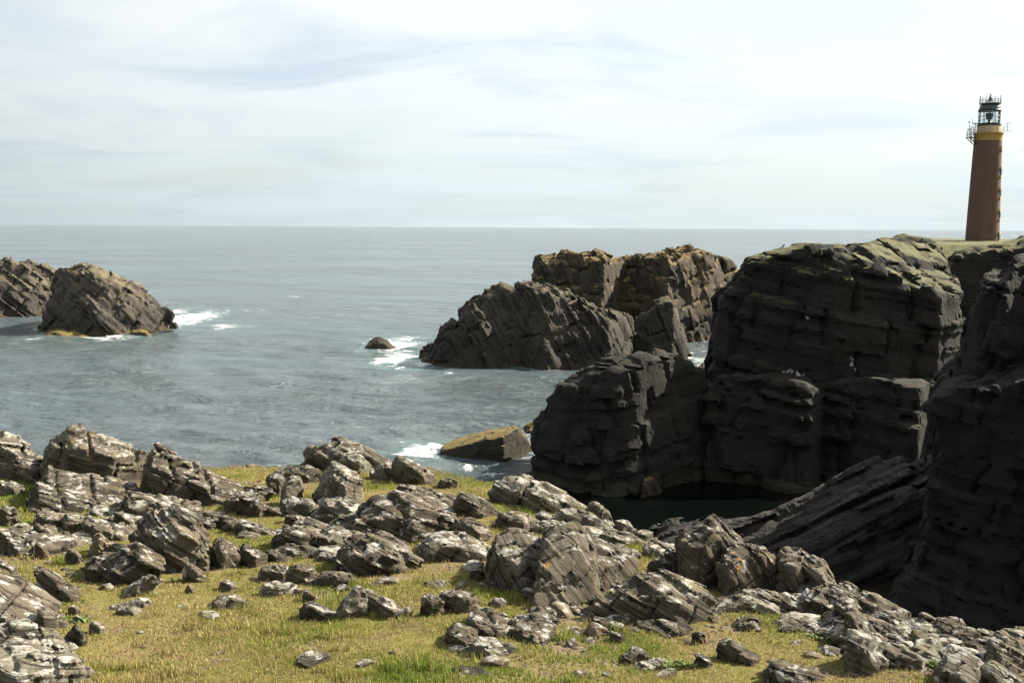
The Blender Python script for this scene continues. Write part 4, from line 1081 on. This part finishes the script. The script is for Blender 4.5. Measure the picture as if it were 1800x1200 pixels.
rock('broad grey bedrock slab along the brink left of the long low rock', 1690, 1772, 1122, 1160, 'flat', 'p', thick=1.2, tsf=.3)
rock('ribbed bedrock slab between the white angular stone and the flat grey slab', 1560, 1620, 1104, 1140, 'slab', 'p', thick=.9, tsf=.35)
rock('grey bedrock rib below the flat grey slab on the right slope', 1590, 1668, 1150, 1186, 'slab', 'p', thick=.9, tsf=.35)
rock('dark cleft block beside the white upright stone', 1500, 1548, 1058, 1090, 'block', 'd', thick=.7)

RIBS = [(60, 96, 868, 884, 'low dark rib of rock behind the row of three tilted blocks'), (250, 330, 1030, 1044, 'thin rib of rock in the turf below the hunched boulder heap'),
        (300, 372, 934, 950, 'low rib right above the hunched boulder heap'), (466, 520, 968, 988, 'low rib left of the page-like outcrop'), (560, 640, 972, 990, 'brown rib of rock between the page-like and the fan-shaped outcrops'),
        (640, 700, 956, 972, 'narrow rib of rock above the fan-shaped outcrop'), (584, 640, 940, 956, 'small crest of thin layers right of the page-like outcrop'), (880, 930, 898, 914, 'low rib of rock between the long central and the layered low outcrops'),
        (470, 520, 892, 908, 'grey rib of rock at the foot of the upright pillars'), (560, 620, 846, 860, 'low grey rib on the crest under the rounded grey outcrop'), (700, 770, 852, 866, 'long low rib on the crest under the split outcrop'),
        (1000, 1060, 1066, 1082, 'flat brown rib under the massive slabby boulder'), (1096, 1140, 1000, 1016, 'low lichened rib behind the humped boulder'), (1256, 1320, 1058, 1076, 'broken brown rib at the foot of the tall dark outcrop'),
        (1340, 1400, 1056, 1074, 'broken rib at the foot of the twin-headed outcrop'), (1180, 1230, 1122, 1136, 'thin dark rib under the humped boulder'), (980, 1040, 1102, 1118, 'flat rib of brown rock right of the broad low slab'),
        (1300, 1360, 1092, 1106, 'half-buried rib in the brown scree'), (1390, 1440, 1126, 1142, 'thin rib of rock below the dark low shelf'), (740, 800, 1020, 1034, 'thin rib of rock in the turf left of the massive slabby boulder')]
for x0, x1, y0, y1, lab in RIBS:
    rock(lab, x0, x1, y0, y1, random.choice(('slab', 'flat', 'slab')), random.choice('ggdp'), name='rock_rib', thick=random.uniform(.5, .8), rough=1.2, vox=.03)

# pale upright stone against the twin-headed outcrop
M_WHITE = plain('white_crust', (0.36, 0.38, 0.40), 0.85, 0.25, 9.0)
MATS['w'] = M_WHITE
rock('narrow bluish white stone leaning upright against the twin-headed outcrop', 1404, 1421, 1034, 1072, 'slabl', 'w', layers=False, thick=.13, keel=.5, name='stone', d=13.55)


# ------------------------------------------------------------------ loose stones
def make_stones():
    protos = []
    for k in range(7):
        rg = np.random.default_rng(200 + k)
        f, u, t = 0.10 + 0.05 * rg.random(), 0.12 + .06 * rg.random(), 0.09
        pts = [(-u, -.05), (-u * (.7 + .3 * rg.random()), f * .6), (-.3 * u, f), (.4 * u, f * (.6 + .4 * rg.random())), (u, f * .3), (u * .9, -.05)]
        o = massif('loose_stone', pts, 0.0, t, (M_ROCK, M_PALE, M_PALE, M_ROCK, M_TAN, M_DARK, M_PALE)[k], front=[(-u, -.03), (rg.uniform(-.5, .5) * u, -.10), (u, -.02)], lean=.3, tsf=.3, tsb=.3, r=.003,
                   vox=.0105, dip=rg.uniform(0, 50), yaw=30, blocks=((.1, .09, .05, .03),(.04,.035,.02,.012)), noise=(.1, .006), warp=.004, seed=300 + k, world=True)
        me = o.data; protos.append(me); bpy.data.objects.remove(o)
        co = np.empty(len(me.vertices) * 3, np.float32); me.vertices.foreach_get('co', co); co = co.reshape(-1, 3); co -= co.mean(0); me.vertices.foreach_set('co', co.ravel()); me.update()
    zones = [  # picture centre, half sizes, count, label, group
        ((1290, 1085), (130, 26), 26, 'small stone in the brown scree below the twin-headed outcrop', 'stones in the brown scree below the twin-headed outcrop'),
        ((1600, 1130), (170, 42), 27, 'small pale stone among the slabs of the right-hand slope', 'stones on the right-hand slope'),
        ((1040, 1090), (110, 22), 20, 'small flat stone in the bare brown patch in the middle foreground', 'stones in the bare patch in the middle foreground'),
        ((700, 1000), (240, 46), 24, 'small stone lying in the turf between the central outcrops', 'stones between the central outcrops'),
        ((160, 985), (190, 60), 24, 'small stone lying on the turf among the left-hand rocks', 'stones among the left-hand rocks'),
        ((1130, 945), (90, 26), 14, 'small stone on the grassy saddle near the brink', 'stones on the grassy saddle'),
        ((620, 1150), (420, 36), 8, 'single small stone on the open grass along the bottom', 'stones on the open grass'),
        ((900, 1155), (300, 36), 8, 'small chip of rock in the grass below the jointed blocks', 'chips of rock below the jointed blocks')]
    for (c, hs, cnt, lab, grp) in zones:
        for _ in range(cnt):
            px = c[0] + random.uniform(-1, 1) * hs[0]; py = c[1] + random.uniform(-1, 1) * hs[1]
            if 1470 < px and py < 1040 + (px - 1480) * 0.27:
                py = 1045 + (px - 1480) * 0.27 + random.uniform(5, 40)
            g = G(px, py)
            if plateau(np.array([g[0]]), np.array([g[1]]))[0] > -0.25:
                continue
            o = bpy.data.objects.new('loose_stone', random.choice(protos)); COL.objects.link(o)
            s = random.choice((.35, .45, .6, .8, 1.1)) * random.uniform(.8, 1.2)
            o.scale = (s * random.uniform(.8, 1.5), s * random.uniform(.8, 1.3), s * random.uniform(.35, .9))
            o.rotation_euler = (random.uniform(-.3, .3), random.uniform(-.3, .3), random.uniform(0, 6.28))
            o.location = (g[0], g[1], g[2] + 0.012 * s)
            tag(o, lab, 'stone', grp, 'thing')


make_stones()


def make_slabs():
    """broken bedrock plates that pave the right-hand slope and the middle of the crest"""
    protos = []
    for k in range(6):
        rg = np.random.default_rng(400 + k)
        u = .32
        pts = [(-u, -.15), (-u, rg.uniform(.02, .10)), (-.5 * u, rg.uniform(.14, .2)), (.2 * u, rg.uniform(.1, .18)), (u, rg.uniform(.0, .05)), (u, -.15)]
        o = massif('rock_plate', pts, 0.0, .28, (M_ROCK, M_PALE, M_ROCK, M_PALE, M_DARK, M_ROCK)[k], front=[(-u, -.08), (rg.uniform(-.3, .6) * u, -.28), (u, -.02)], lean=.05, tsf=.25, tsb=.25, r=.006,
                   vox=.019, dip=rg.uniform(12, 35), tilt=8, yaw=30, blocks=((.3, .24, .14, .07), (.11, .09, .05, .03)), layer=(.045, .025), noise=(.3, .015), warp=.01, groove=.03, seed=420 + k, world=True)
        me = o.data; protos.append(me); bpy.data.objects.remove(o)
        co = np.empty(len(me.vertices) * 3, np.float32); me.vertices.foreach_get('co', co); co = co.reshape(-1, 3); co[:, :2] -= co[:, :2].mean(0); co[:, 2] -= .15; me.vertices.foreach_set('co', co.ravel()); me.update()
    zones = [((1640, 1120), (150, 50), 44, 'broken grey plate of rock paving the right-hand slope', 'plates of rock on the right-hand slope'),
             ((1400, 1075), (90, 30), 14, 'broken plate of rock at the foot of the brink outcrops', 'plates at the foot of the brink outcrops'),
             ((560, 930), (200, 45), 22, 'low broken plate of rock between the crest outcrops', 'plates between the crest outcrops'),
             ((120, 930), (130, 45), 14, 'low broken plate of rock among the left-hand outcrops', 'plates among the left-hand outcrops'),
             ((1000, 935), (110, 24), 10, 'low broken plate of rock near the pale cracked outcrop', 'plates near the pale cracked outcrop')]
    for (c, hs, cnt, lab, grp) in zones:
        for _ in range(cnt):
            px = c[0] + random.uniform(-1, 1) * hs[0]; py = c[1] + random.uniform(-1, 1) * hs[1]
            if px > 1470:
                py = max(py, 1036 + (px - 1480) * 0.29 + random.uniform(0, 30))
            g = G(px, py)
            if plateau(np.array([g[0]]), np.array([g[1]]))[0] > 0.4:
                continue
            o = bpy.data.objects.new('rock_plate', random.choice(protos)); COL.objects.link(o)
            s = random.uniform(.55, 1.35) * g[1] / 16
            o.scale = (s * random.uniform(.8, 1.4), s * random.uniform(.8, 1.3), s * random.uniform(.6, 1.2))
            o.rotation_euler = (random.uniform(-.12, .12), random.uniform(-.15, .25), random.uniform(-.5, .5))
            o.location = (g[0], g[1], g[2] + 0.03 * s)
            tag(o, lab, 'rock', grp, 'thing')


make_slabs()


def make_pebbles():
    """grit and flakes in the bare patches: one mesh of little four-sided chips"""
    n = 26000
    y = 9 + 20 * RNG.random(n) ** 1.2; x = (RNG.random(n) * 2 - 1) * 0.58 * y
    b = bare_amount(x, y)
    k = (RNG.random(n) < b * 1.1) & (plateau(x, y) < 0.2)
    x, y = x[k], y[k]; n = len(x)
    z = H0(x, y)
    s = 0.012 + 0.03 * RNG.random(n) ** 2.5
    base = np.array([(1, 0, 0), (0, 1, 0), (-1, 0, 0), (0, -1, 0), (0, 0, .6)])
    a = RNG.random(n) * 6.28
    jit = base[None] * (0.7 + 0.7 * RNG.random((n, 5, 1)))
    vx_ = jit[..., 0] * np.cos(a)[:, None] - jit[..., 1] * np.sin(a)[:, None]
    vy_ = jit[..., 0] * np.sin(a)[:, None] + jit[..., 1] * np.cos(a)[:, None]
    v = np.stack([x[:, None] + vx_ * s[:, None] * 1.3, y[:, None] + vy_ * s[:, None], z[:, None] + (jit[..., 2] - .1 + .3 * RNG.random((n, 5)) * (base[None, :, 2] == 0)) * s[:, None]], 2)
    f = np.array([(0, 1, 4), (1, 2, 4), (2, 3, 4), (3, 0, 4)])
    q = (np.arange(n)[:, None, None] * 5 + f[None]).reshape(-1, 3)
    o = mesh_from('gravel', v.reshape(-1, 3), q, M_TAN2, attrs={'bed': ('FLOAT', np.repeat(RNG.random(n), 5))}, smooth=False)
    tag(o, kind='stuff', label='brown and grey grit lying in the bare patches of the turf')


M_TAN2 = plain('grit', (0.12, 0.095, 0.068), 0.9, 0.6, 7.0)
make_pebbles()


def make_weeds():
    """leafy green plants at the feet of rocks"""
    spots = [(1452, 1122, 26, 'bright green leafy plant beside the dark low shelf on the right slope'), (1042, 1058, 18, 'fresh green plant between the massive slabby boulder and the humped boulder'),
             (1188, 1172, 22, 'bright green plant next to the flat pale flake'), (330, 1022, 26, 'fresh green plants around the leaning brown stone'), (1626, 1168, 22, 'green tuft among the slabs low on the right slope'),
             (520, 964, 20, 'pale green leafy plant at the foot of the page-like outcrop'), (190, 962, 16, 'green plant at the foot of the orange-tan pointed rock'), (132, 1092, 22, 'green plants round the thin flat stone half sunk in turf'),
             (690, 1078, 20, 'green plant at the foot of the blocky rock with a hollow front'), (1700, 1142, 18, 'olive tuft on the brink near the right edge')]
    mt = plain('leaf_green', (0.085, 0.115, 0.024), 0.6, 0.35, 14.0)
    for (px, py, rp, lab) in spots:
        g = G(px, py); r = rp / FPX * g[1]
        n = 90
        a = RNG.random(n) * 6.28; q = r * np.sqrt(RNG.random(n))
        x = g[0] + np.cos(a) * q * 1.5; y = g[1] + np.sin(a) * q
        z = H0(x, y)
        h = 0.03 + 0.05 * RNG.random(n); la = RNG.random(n) * 6.28; ln = 0.05 * RNG.random(n) + 0.01; wd_ = 0.010 + 0.008 * RNG.random(n)
        c, s_ = np.cos(la), np.sin(la)
        b0 = np.stack([x, y, z - .02], 1); tip = np.stack([x + c * ln * 2, y + s_ * ln * 2, z + h * .9], 1)
        mid = np.stack([x + c * ln, y + s_ * ln, z + h * .7], 1); side = np.stack([-s_ * wd_, c * wd_, np.zeros(n)], 1)
        v = np.stack([b0, mid + side, tip, mid - side], 1) - g
        o = mesh_from('leafy_plant', v.reshape(-1, 3) + g, np.arange(4 * n).reshape(n, 4), mt, loc=tuple(g), smooth=False)
        tag(o, lab, 'plant', kind='thing')


make_weeds()


# ------------------------------------------------------------------ lighthouse
def lathe(name, prof, mat, parent, seg=48, cap=True):
    """prof: (radius, z) from the bottom up, metres above the lighthouse base"""
    bm = bmesh.new(); rings = []
    for r, z in prof:
        rings.append([bm.verts.new((r * math.cos(2 * math.pi * k / seg), r * math.sin(2 * math.pi * k / seg), z)) for k in range(seg)])
    for a, b in zip(rings, rings[1:]):
        for k in range(seg):
            bm.faces.new((a[k], a[(k + 1) % seg], b[(k + 1) % seg], b[k]))
    if cap:
        bm.faces.new(rings[0][::-1]); bm.faces.new(rings[-1])
    return bm_obj(name, bm, mat, parent, True)


def bm_obj(name, bm, mat, parent, smooth=False):
    me = bpy.data.meshes.new(name); bm.to_mesh(me); bm.free()
    me.materials.append(mat)
    if smooth:
        me.polygons.foreach_set('use_smooth', np.ones(len(me.polygons), bool))
        me.set_sharp_from_angle(angle=RAD(35))
    o = bpy.data.objects.new(name, me); COL.objects.link(o); o.parent = parent
    return o


def tube(bm, a, b, r, n=6):
    a, b = Vector(a), Vector(b); d = (b - a).normalized()
    s = d.orthogonal().normalized(); t = d.cross(s)
    ra = [bm.verts.new(a + (s * math.cos(6.2832 * k / n) + t * math.sin(6.2832 * k / n)) * r) for k in range(n)]
    rb = [bm.verts.new(b + (s * math.cos(6.2832 * k / n) + t * math.sin(6.2832 * k / n)) * r) for k in range(n)]
    for k in range(n):
        bm.faces.new((ra[k], ra[(k + 1) % n], rb[(k + 1) % n], rb[k]))
    bm.faces.new(ra[::-1]); bm.faces.new(rb)


def hoop(bm, R, z, r, n=40):
    for k in range(n):
        a, b = 2 * math.pi * k / n, 2 * math.pi * (k + 1) / n
        tube(bm, (R * math.cos(a), R * math.sin(a), z), (R * math.cos(b), R * math.sin(b), z), r, 5)


def box(bm, c, sx, sy, sz, ang=0.0):
    m = Matrix.Translation(c) @ Matrix.Rotation(ang, 4, 'Z') @ Matrix.Diagonal((sx, sy, sz, 1))
    bmesh.ops.create_cube(bm, size=1, matrix=m)


def make_lighthouse():
    LD = 255.0
    base = P(1726, 426, LD); zb = base[2] - 1.6
    Z = lambda py: P(1730, py, LD)[2] - zb
    mpp = LD / FPX / 1.0 * 1.0
    R = lambda px: px * mpp * 0.955
    root = empty('lighthouse', (base[0], base[1], zb))
    tag(root, 'tall red brick lighthouse with an ochre gallery band and black lantern on the headland', 'lighthouse', kind='thing')
    # brick
    m, t = material('red_brick')
    ob = t.n('ShaderNodeTexCoord').outputs['Object']
    x, y, z = t.sep(ob)
    ang = t.m('ARCTAN2', y, x)
    br = t.n('ShaderNodeTexBrick', ins={'Vector': t.comb(t.m('MULTIPLY', ang, 3.6), z, 0.0), 'Scale': 1.0, 'Color1': (0.155, 0.088, 0.062, 1), 'Color2': (0.125, 0.075, 0.055, 1), 'Mortar': (0.11, 0.075, 0.055, 1),
                                        'Mortar Size': 0.012, 'Brick Width': 0.26, 'Row Height': 0.09})
    st_ = t.noise(t.v('MULTIPLY', ob, (1, 1, 0.15)), 0.9, 6, 0.65)
    col = t.mix(t.ramp(st_, 0.45, 0.68, 0, .55), br.outputs[0], (0.07, 0.042, 0.0294))
    finish(t, col, 0.9, st_, 0.1, 0.02)
    M_OCH = plain('ochre_paint', (0.35, 0.217, 0.0595), 0.6, 0.12, 1.5)
    M_CREAM = plain('cream_paint', (0.434, 0.315, 0.189), 0.6, 0.10, 1.2)
    M_BLACK = plain('black_paint', (0.0126, 0.0154, 0.0154), 0.45, 0.2, 4.0, 0.4)
    M_GREY = plain('grey_steel', (0.112, 0.119, 0.119), 0.5, 0.2, 4.0, 0.4)
    zt = Z(248)
    lathe('tower', [(R(29.8), 0), (R(28.6), 1.6), (R(27.2), zt * .35), (R(25.2), zt * .7), (R(23.4), zt)], m, root, 64)
    lathe('corbel_band', [(R(23.6), zt + .003), (R(23.6), Z(239)), (R(24.2), Z(238)), (R(24.6), Z(236.5))], M_OCH, root, 64)
    lathe('gallery_floor', [(R(24.6), Z(236.4)), (R(25.6), Z(236)), (R(25.6), Z(234)), (R(25.0), Z(233.6))], M_OCH, root, 64)
    lathe('watch_room', [(R(19.6), Z(233.5)), (R(19.6), Z(221.5))], M_CREAM, root, 48)
    bm = bmesh.new()
    for k in range(24):
        a = 6.2832 * k / 24
        tube(bm, (R(24.8) * math.cos(a), R(24.8) * math.sin(a), Z(233.7)), (R(24.8) * math.cos(a), R(24.8) * math.sin(a), Z(225)), .035)
    for q in (225, 228, 231):
        hoop(bm, R(24.8), Z(q), .035)
    bm_obj('gallery_railing', bm, plain('cream_rail', (0.55, 0.5, 0.42), 0.6), root)
    lathe('lantern_base', [(R(20.6), Z(221.4)), (R(20.6), Z(219.8)), (R(18.6), Z(219.6)), (R(18.6), Z(217))], M_BLACK, root, 48)
    # lantern frame and panes
    bm = bmesh.new(); nb = 12
    z0, z1 = Z(217.2), Z(194.5)
    for k in range(nb):
        a, b = 6.2832 * (k + .3) / nb, 6.2832 * (k + 1.3) / nb
        p = lambda an, zz: (R(17.8) * math.cos(an), R(17.8) * math.sin(an), zz)
        tube(bm, p(a, z0), p(a, z1), .07)
    for zz in (z0 + .25 * (z1 - z0), z0 + .55 * (z1 - z0)):
        hoop(bm, R(17.8), zz, .06, 32)
    hoop(bm, R(18.6), z1, .2, 40)
    fr = bm_obj('lantern_frame', bm, M_BLACK, root)
    gm, g = material('lantern_glass')
    tr = g.n('ShaderNodeBsdfTransparent', ins={'Color': (.93, .96, .96, 1)})
    gl = g.n('ShaderNodeBsdfGlossy', ins={'Roughness': .03, 'Color': (1, 1, 1, 1)})
    g.n('ShaderNodeOutputMaterial', ins={0: g.n('ShaderNodeMixShader', ins={0: .08, 1: tr.outputs[0], 2: gl.outputs[0]}).outputs[0]})
    for k in range(nb):
        a, b = 6.2832 * (k + .32) / nb, 6.2832 * (k + 1.28) / nb
        bm = bmesh.new(); vs = []
        for zz in (z0 + .1, z1 - .1):
            vs.append([bm.verts.new((R(17.6) * math.cos(q), R(17.6) * math.sin(q), zz)) for q in (a, b)])
        bm.faces.new((vs[0][0], vs[0][1], vs[1][1], vs[1][0]))
        bm_obj('pane', bm, gm, fr)
    # blanked panels on the landward side
    bm = bmesh.new()
    for k in range(3):
        a = RAD(-48 + 14 * k)
        box(bm, (R(17.2) * math.cos(a), R(17.2) * math.sin(a), (z0 + z1) / 2), .08, 1.15, z1 - z0 - .1, a)
    bm_obj('blank_panel', bm, M_BLACK, root)
    lm = lathe('lamp_array', [(R(5.5), Z(210.5)), (R(6.5), Z(206)), (R(7.5), Z(199))], plain('lamp_dark', (0.03, 0.035, 0.03), .5), root, 6)
    lathe('lamp_pedestal', [(R(5), Z(217)), (R(2.2), Z(214)), (R(2.2), Z(210.5))], M_BLACK, root, 12)
    lathe('lantern_dome', [(R(18.8), Z(194.4)), (R(18.2), Z(191)), (R(16.5), Z(187)), (R(14.2), Z(184))], plain('dome_grey', (0.055, 0.065, 0.065), .4, .25, 2.0), root, 40)
    lathe('roof_catwalk', [(R(14.2), Z(183.9)), (R(18.2), Z(183)), (R(18.2), Z(182.2)), (R(10), Z(180.2)), (R(5.5), Z(177.8)), (R(4.2), Z(177))], plain('roof_grey', (0.10, 0.115, 0.11), .45, .2, 2.0), root, 40)
    lathe('vent_ball', [(R(5), Z(177)), (R(5), Z(176.2)), (R(2.6), Z(175.6)), (R(2.6), Z(172)), (R(1.2), Z(170.5)), (R(.7), Z(166))], M_BLACK, root, 20)
    bm = bmesh.new()
    for k in range(16):
        a = 6.2832 * k / 16
        tube(bm, (R(17.9) * math.cos(a), R(17.9) * math.sin(a), Z(182.3)), (R(17.9) * math.cos(a), R(17.9) * math.sin(a), Z(173)), .05)
    for q in (173, 176, 179):
        hoop(bm, R(17.9), Z(q), .045, 32)
    bm_obj('roof_railing', bm, M_GREY, root)
    # lightning rods, aerials
    bm = bmesh.new()
    tube(bm, (-R(18), 0, Z(183)), (-R(18), 0, Z(168)), .06); tube(bm, (R(18), 0, Z(217)), (R(18), 0, Z(168)), .07)
    tube(bm, (-R(18), 0, Z(217)), (-R(18), 0, Z(183)), .06)
    tube(bm, (R(16.6), 0, Z(168.5)), (R(19.6), 0, Z(168.5)), .06); tube(bm, (R(12.5), 4, Z(183)), (R(12.5), 4, Z(169)), .04)
    bmesh.ops.create_cone(bm, cap_ends=True, segments=8, radius1=.28, radius2=0, depth=.5, matrix=Matrix.Translation((-R(18), 0, Z(169.3))))
    tube(bm, (-.45, 0, Z(167.6)), (.45, 0, Z(167.6)), .05); tube(bm, (0, 0, Z(166)), (0, 0, Z(165)), .05)
    bm_obj('lightning_rods', bm, M_GREY, root)
    # platform on brackets on the left, with cage and dish aerials
    bm = bmesh.new()
    box(bm, (-R(31), 0, Z(242)), R(13), 1.9, .16)
    bm_obj('side_platform', bm, M_BLACK, root)
    bm = bmesh.new()
    for yy in (-.8, .8):
        tube(bm, (-R(37), yy, Z(242.4)), (-R(23.5), yy, Z(254)), .1); tube(bm, (-R(31), yy, Z(242.4)), (-R(26), yy, Z(252)), .07)
        tube(bm, (-R(28), yy, Z(242.4)), (-R(24.6), yy, Z(249)), .06)
    bm_obj('platform_bracket', bm, M_BLACK, root)
    bm = bmesh.new()
    for yy in (-.9, .9):
        for xx in (-37, -34, -30.5, -27.5):
            tube(bm, (-R(-xx), yy, Z(241.6)), (-R(-xx), yy, Z(233 if xx != -30.5 else 224)), .05)
        for q in (233, 237):
            tube(bm, (-R(37), yy, Z(q)), (-R(26), yy, Z(q)), .045)
        tube(bm, (-R(35), yy, Z(226)), (-R(27.5), yy, Z(226)), .045); tube(bm, (-R(35), yy, Z(241.6)), (-R(35), yy, Z(226)), .04); tube(bm, (-R(27.5), yy, Z(241.6)), (-R(27.5), yy, Z(222)), .06)
        tube(bm, (-R(37), yy, Z(229.5)), (-R(27.5), yy, Z(229.5)), .035)
    for q in (233, 237):
        tube(bm, (-R(37), -.9, Z(q)), (-R(37), .9, Z(q)), .045)
    bm_obj('platform_railing', bm, M_GREY, root)
    bm = bmesh.new()
    tube(bm, (-R(38), -.9, Z(231)), (-R(38), -.9, Z(215)), .06); tube(bm, (-R(38), -.9, Z(222.8)), (-R(27), -.5, Z(222.8)), .05)
    tube(bm, (-R(40), -.9, Z(216)), (-R(37), -.9, Z(215.4)), .13); tube(bm, (-R(40), -.9, Z(230.4)), (-R(37), -.9, Z(229)), .13)
    tube(bm, (-R(30), 0, Z(217.5)), (-R(18), 0, Z(217.5)), .14); tube(bm, (-R(24.5), 0, Z(234)), (-R(24.5), 0, Z(217.5)), .1); tube(bm, (-R(30), 0, Z(217)), (-R(30), 0, Z(208)), .04)
    bm_obj('aerial', bm, M_GREY, root)
    bm = bmesh.new()
    tube(bm, (R(20), -.6, Z(223.6)), (R(32.5), -.6, Z(223.6)), .05); tube(bm, (R(32), -.6, Z(230.5)), (R(32), -.6, Z(217)), .06)
    tube(bm, (R(26), -.6, Z(218)), (R(39.5), -.6, Z(216.4)), .05); tube(bm, (R(25), -.6, Z(231)), (R(39), -.6, Z(230)), .05)
    bm_obj('aerial', bm, M_GREY, root)
    # stair windows up the right flank
    M_GLASS = plain('dark_window', (0.02, 0.022, 0.025), .15, .1, 1, .5)
    for (pt, pb) in ((260.5, 264.5), (296, 311), (333, 348), (371, 386), (409, 424)):
        a = RAD(-36)
        rr_ = R(23.4) + (R(29.8) - R(23.4)) * (1 - min(Z((pt + pb) / 2) / zt, 1)) * .92
        c = (rr_ * math.cos(a), rr_ * math.sin(a))
        bm = bmesh.new(); box(bm, (c[0], c[1], Z((pt + pb) / 2)), .22, 1.15, Z(pt) - Z(pb), a)
        wv = bm_obj('window', bm, M_GLASS, root)
        for q, nm in ((pt - .2, 'lintel'), (pb, 'sill')):
            bm = bmesh.new(); box(bm, (c[0], c[1], Z(q)), .34, 1.7, .6, a); bm_obj(nm, bm, M_CREAM, wv)


make_lighthouse()


# ------------------------------------------------------------------ gull gliding at the right edge
def make_gull():
    c = P(1806, 267, 120)
    sk = [((0, 0, 0), .11), ((0, -.22, .0), .09), ((0, -.34, .02), .055), ((0, -.42, .0), .02), ((0, .25, .02), .06), ((0, .42, .03), .03)]
    bm = bmesh.new()
    ring = []
    for (p, r) in [sk[3], sk[2], sk[1], sk[0], sk[4], sk[5]]:
        ring.append([bm.verts.new((p[0] + r * math.cos(6.2832 * k / 10), p[1], p[2] + r * .85 * math.sin(6.2832 * k / 10))) for k in range(10)])
    for a, b in zip(ring, ring[1:]):
        for k in range(10):
            bm.faces.new((a[k], a[(k + 1) % 10], b[(k + 1) % 10], b[k]))
    bm.faces.new(ring[0][::-1]); bm.faces.new(ring[-1])
    for s in (-1, 1):                                        # wing: raised elbow, drooping tip
        sec = [(.05, -.10, .16, .03, .03), (.30, -.13, .14, .12, .025), (.55, -.08, .13, .10, .02), (.80, .02, .09, .04, .012), (1.0, .14, .02, -.02, .006)]
        rr_ = []
        for (x, y0, ch, z, th) in sec:
            rr_.append([bm.verts.new((s * x, y0, z)), bm.verts.new((s * x, y0 + ch * .35, z + th)), bm.verts.new((s * x, y0 + ch, z)), bm.verts.new((s * x, y0 + ch * .35, z - th * .5))])
        for a, b in zip(rr_, rr_[1:]):
            for k in range(4):
                bm.faces.new((a[k], a[(k + 1) % 4], b[(k + 1) % 4], b[k]))
        bm.faces.new(rr_[0]); bm.faces.new(rr_[-1])
    bmesh.ops.recalc_face_normals(bm, faces=bm.faces[:])
    o = bm_obj('seabird', bm, plain('bird_grey', (0.14, 0.14, 0.15), .8, .3, 5), None, True)
    o.location = c; o.rotation_euler = (0, RAD(12), RAD(25)); o.scale = (1.15,) * 3
    tag(o, 'dark seabird gliding at the right edge beside the lighthouse', 'bird', kind='thing')


make_gull()
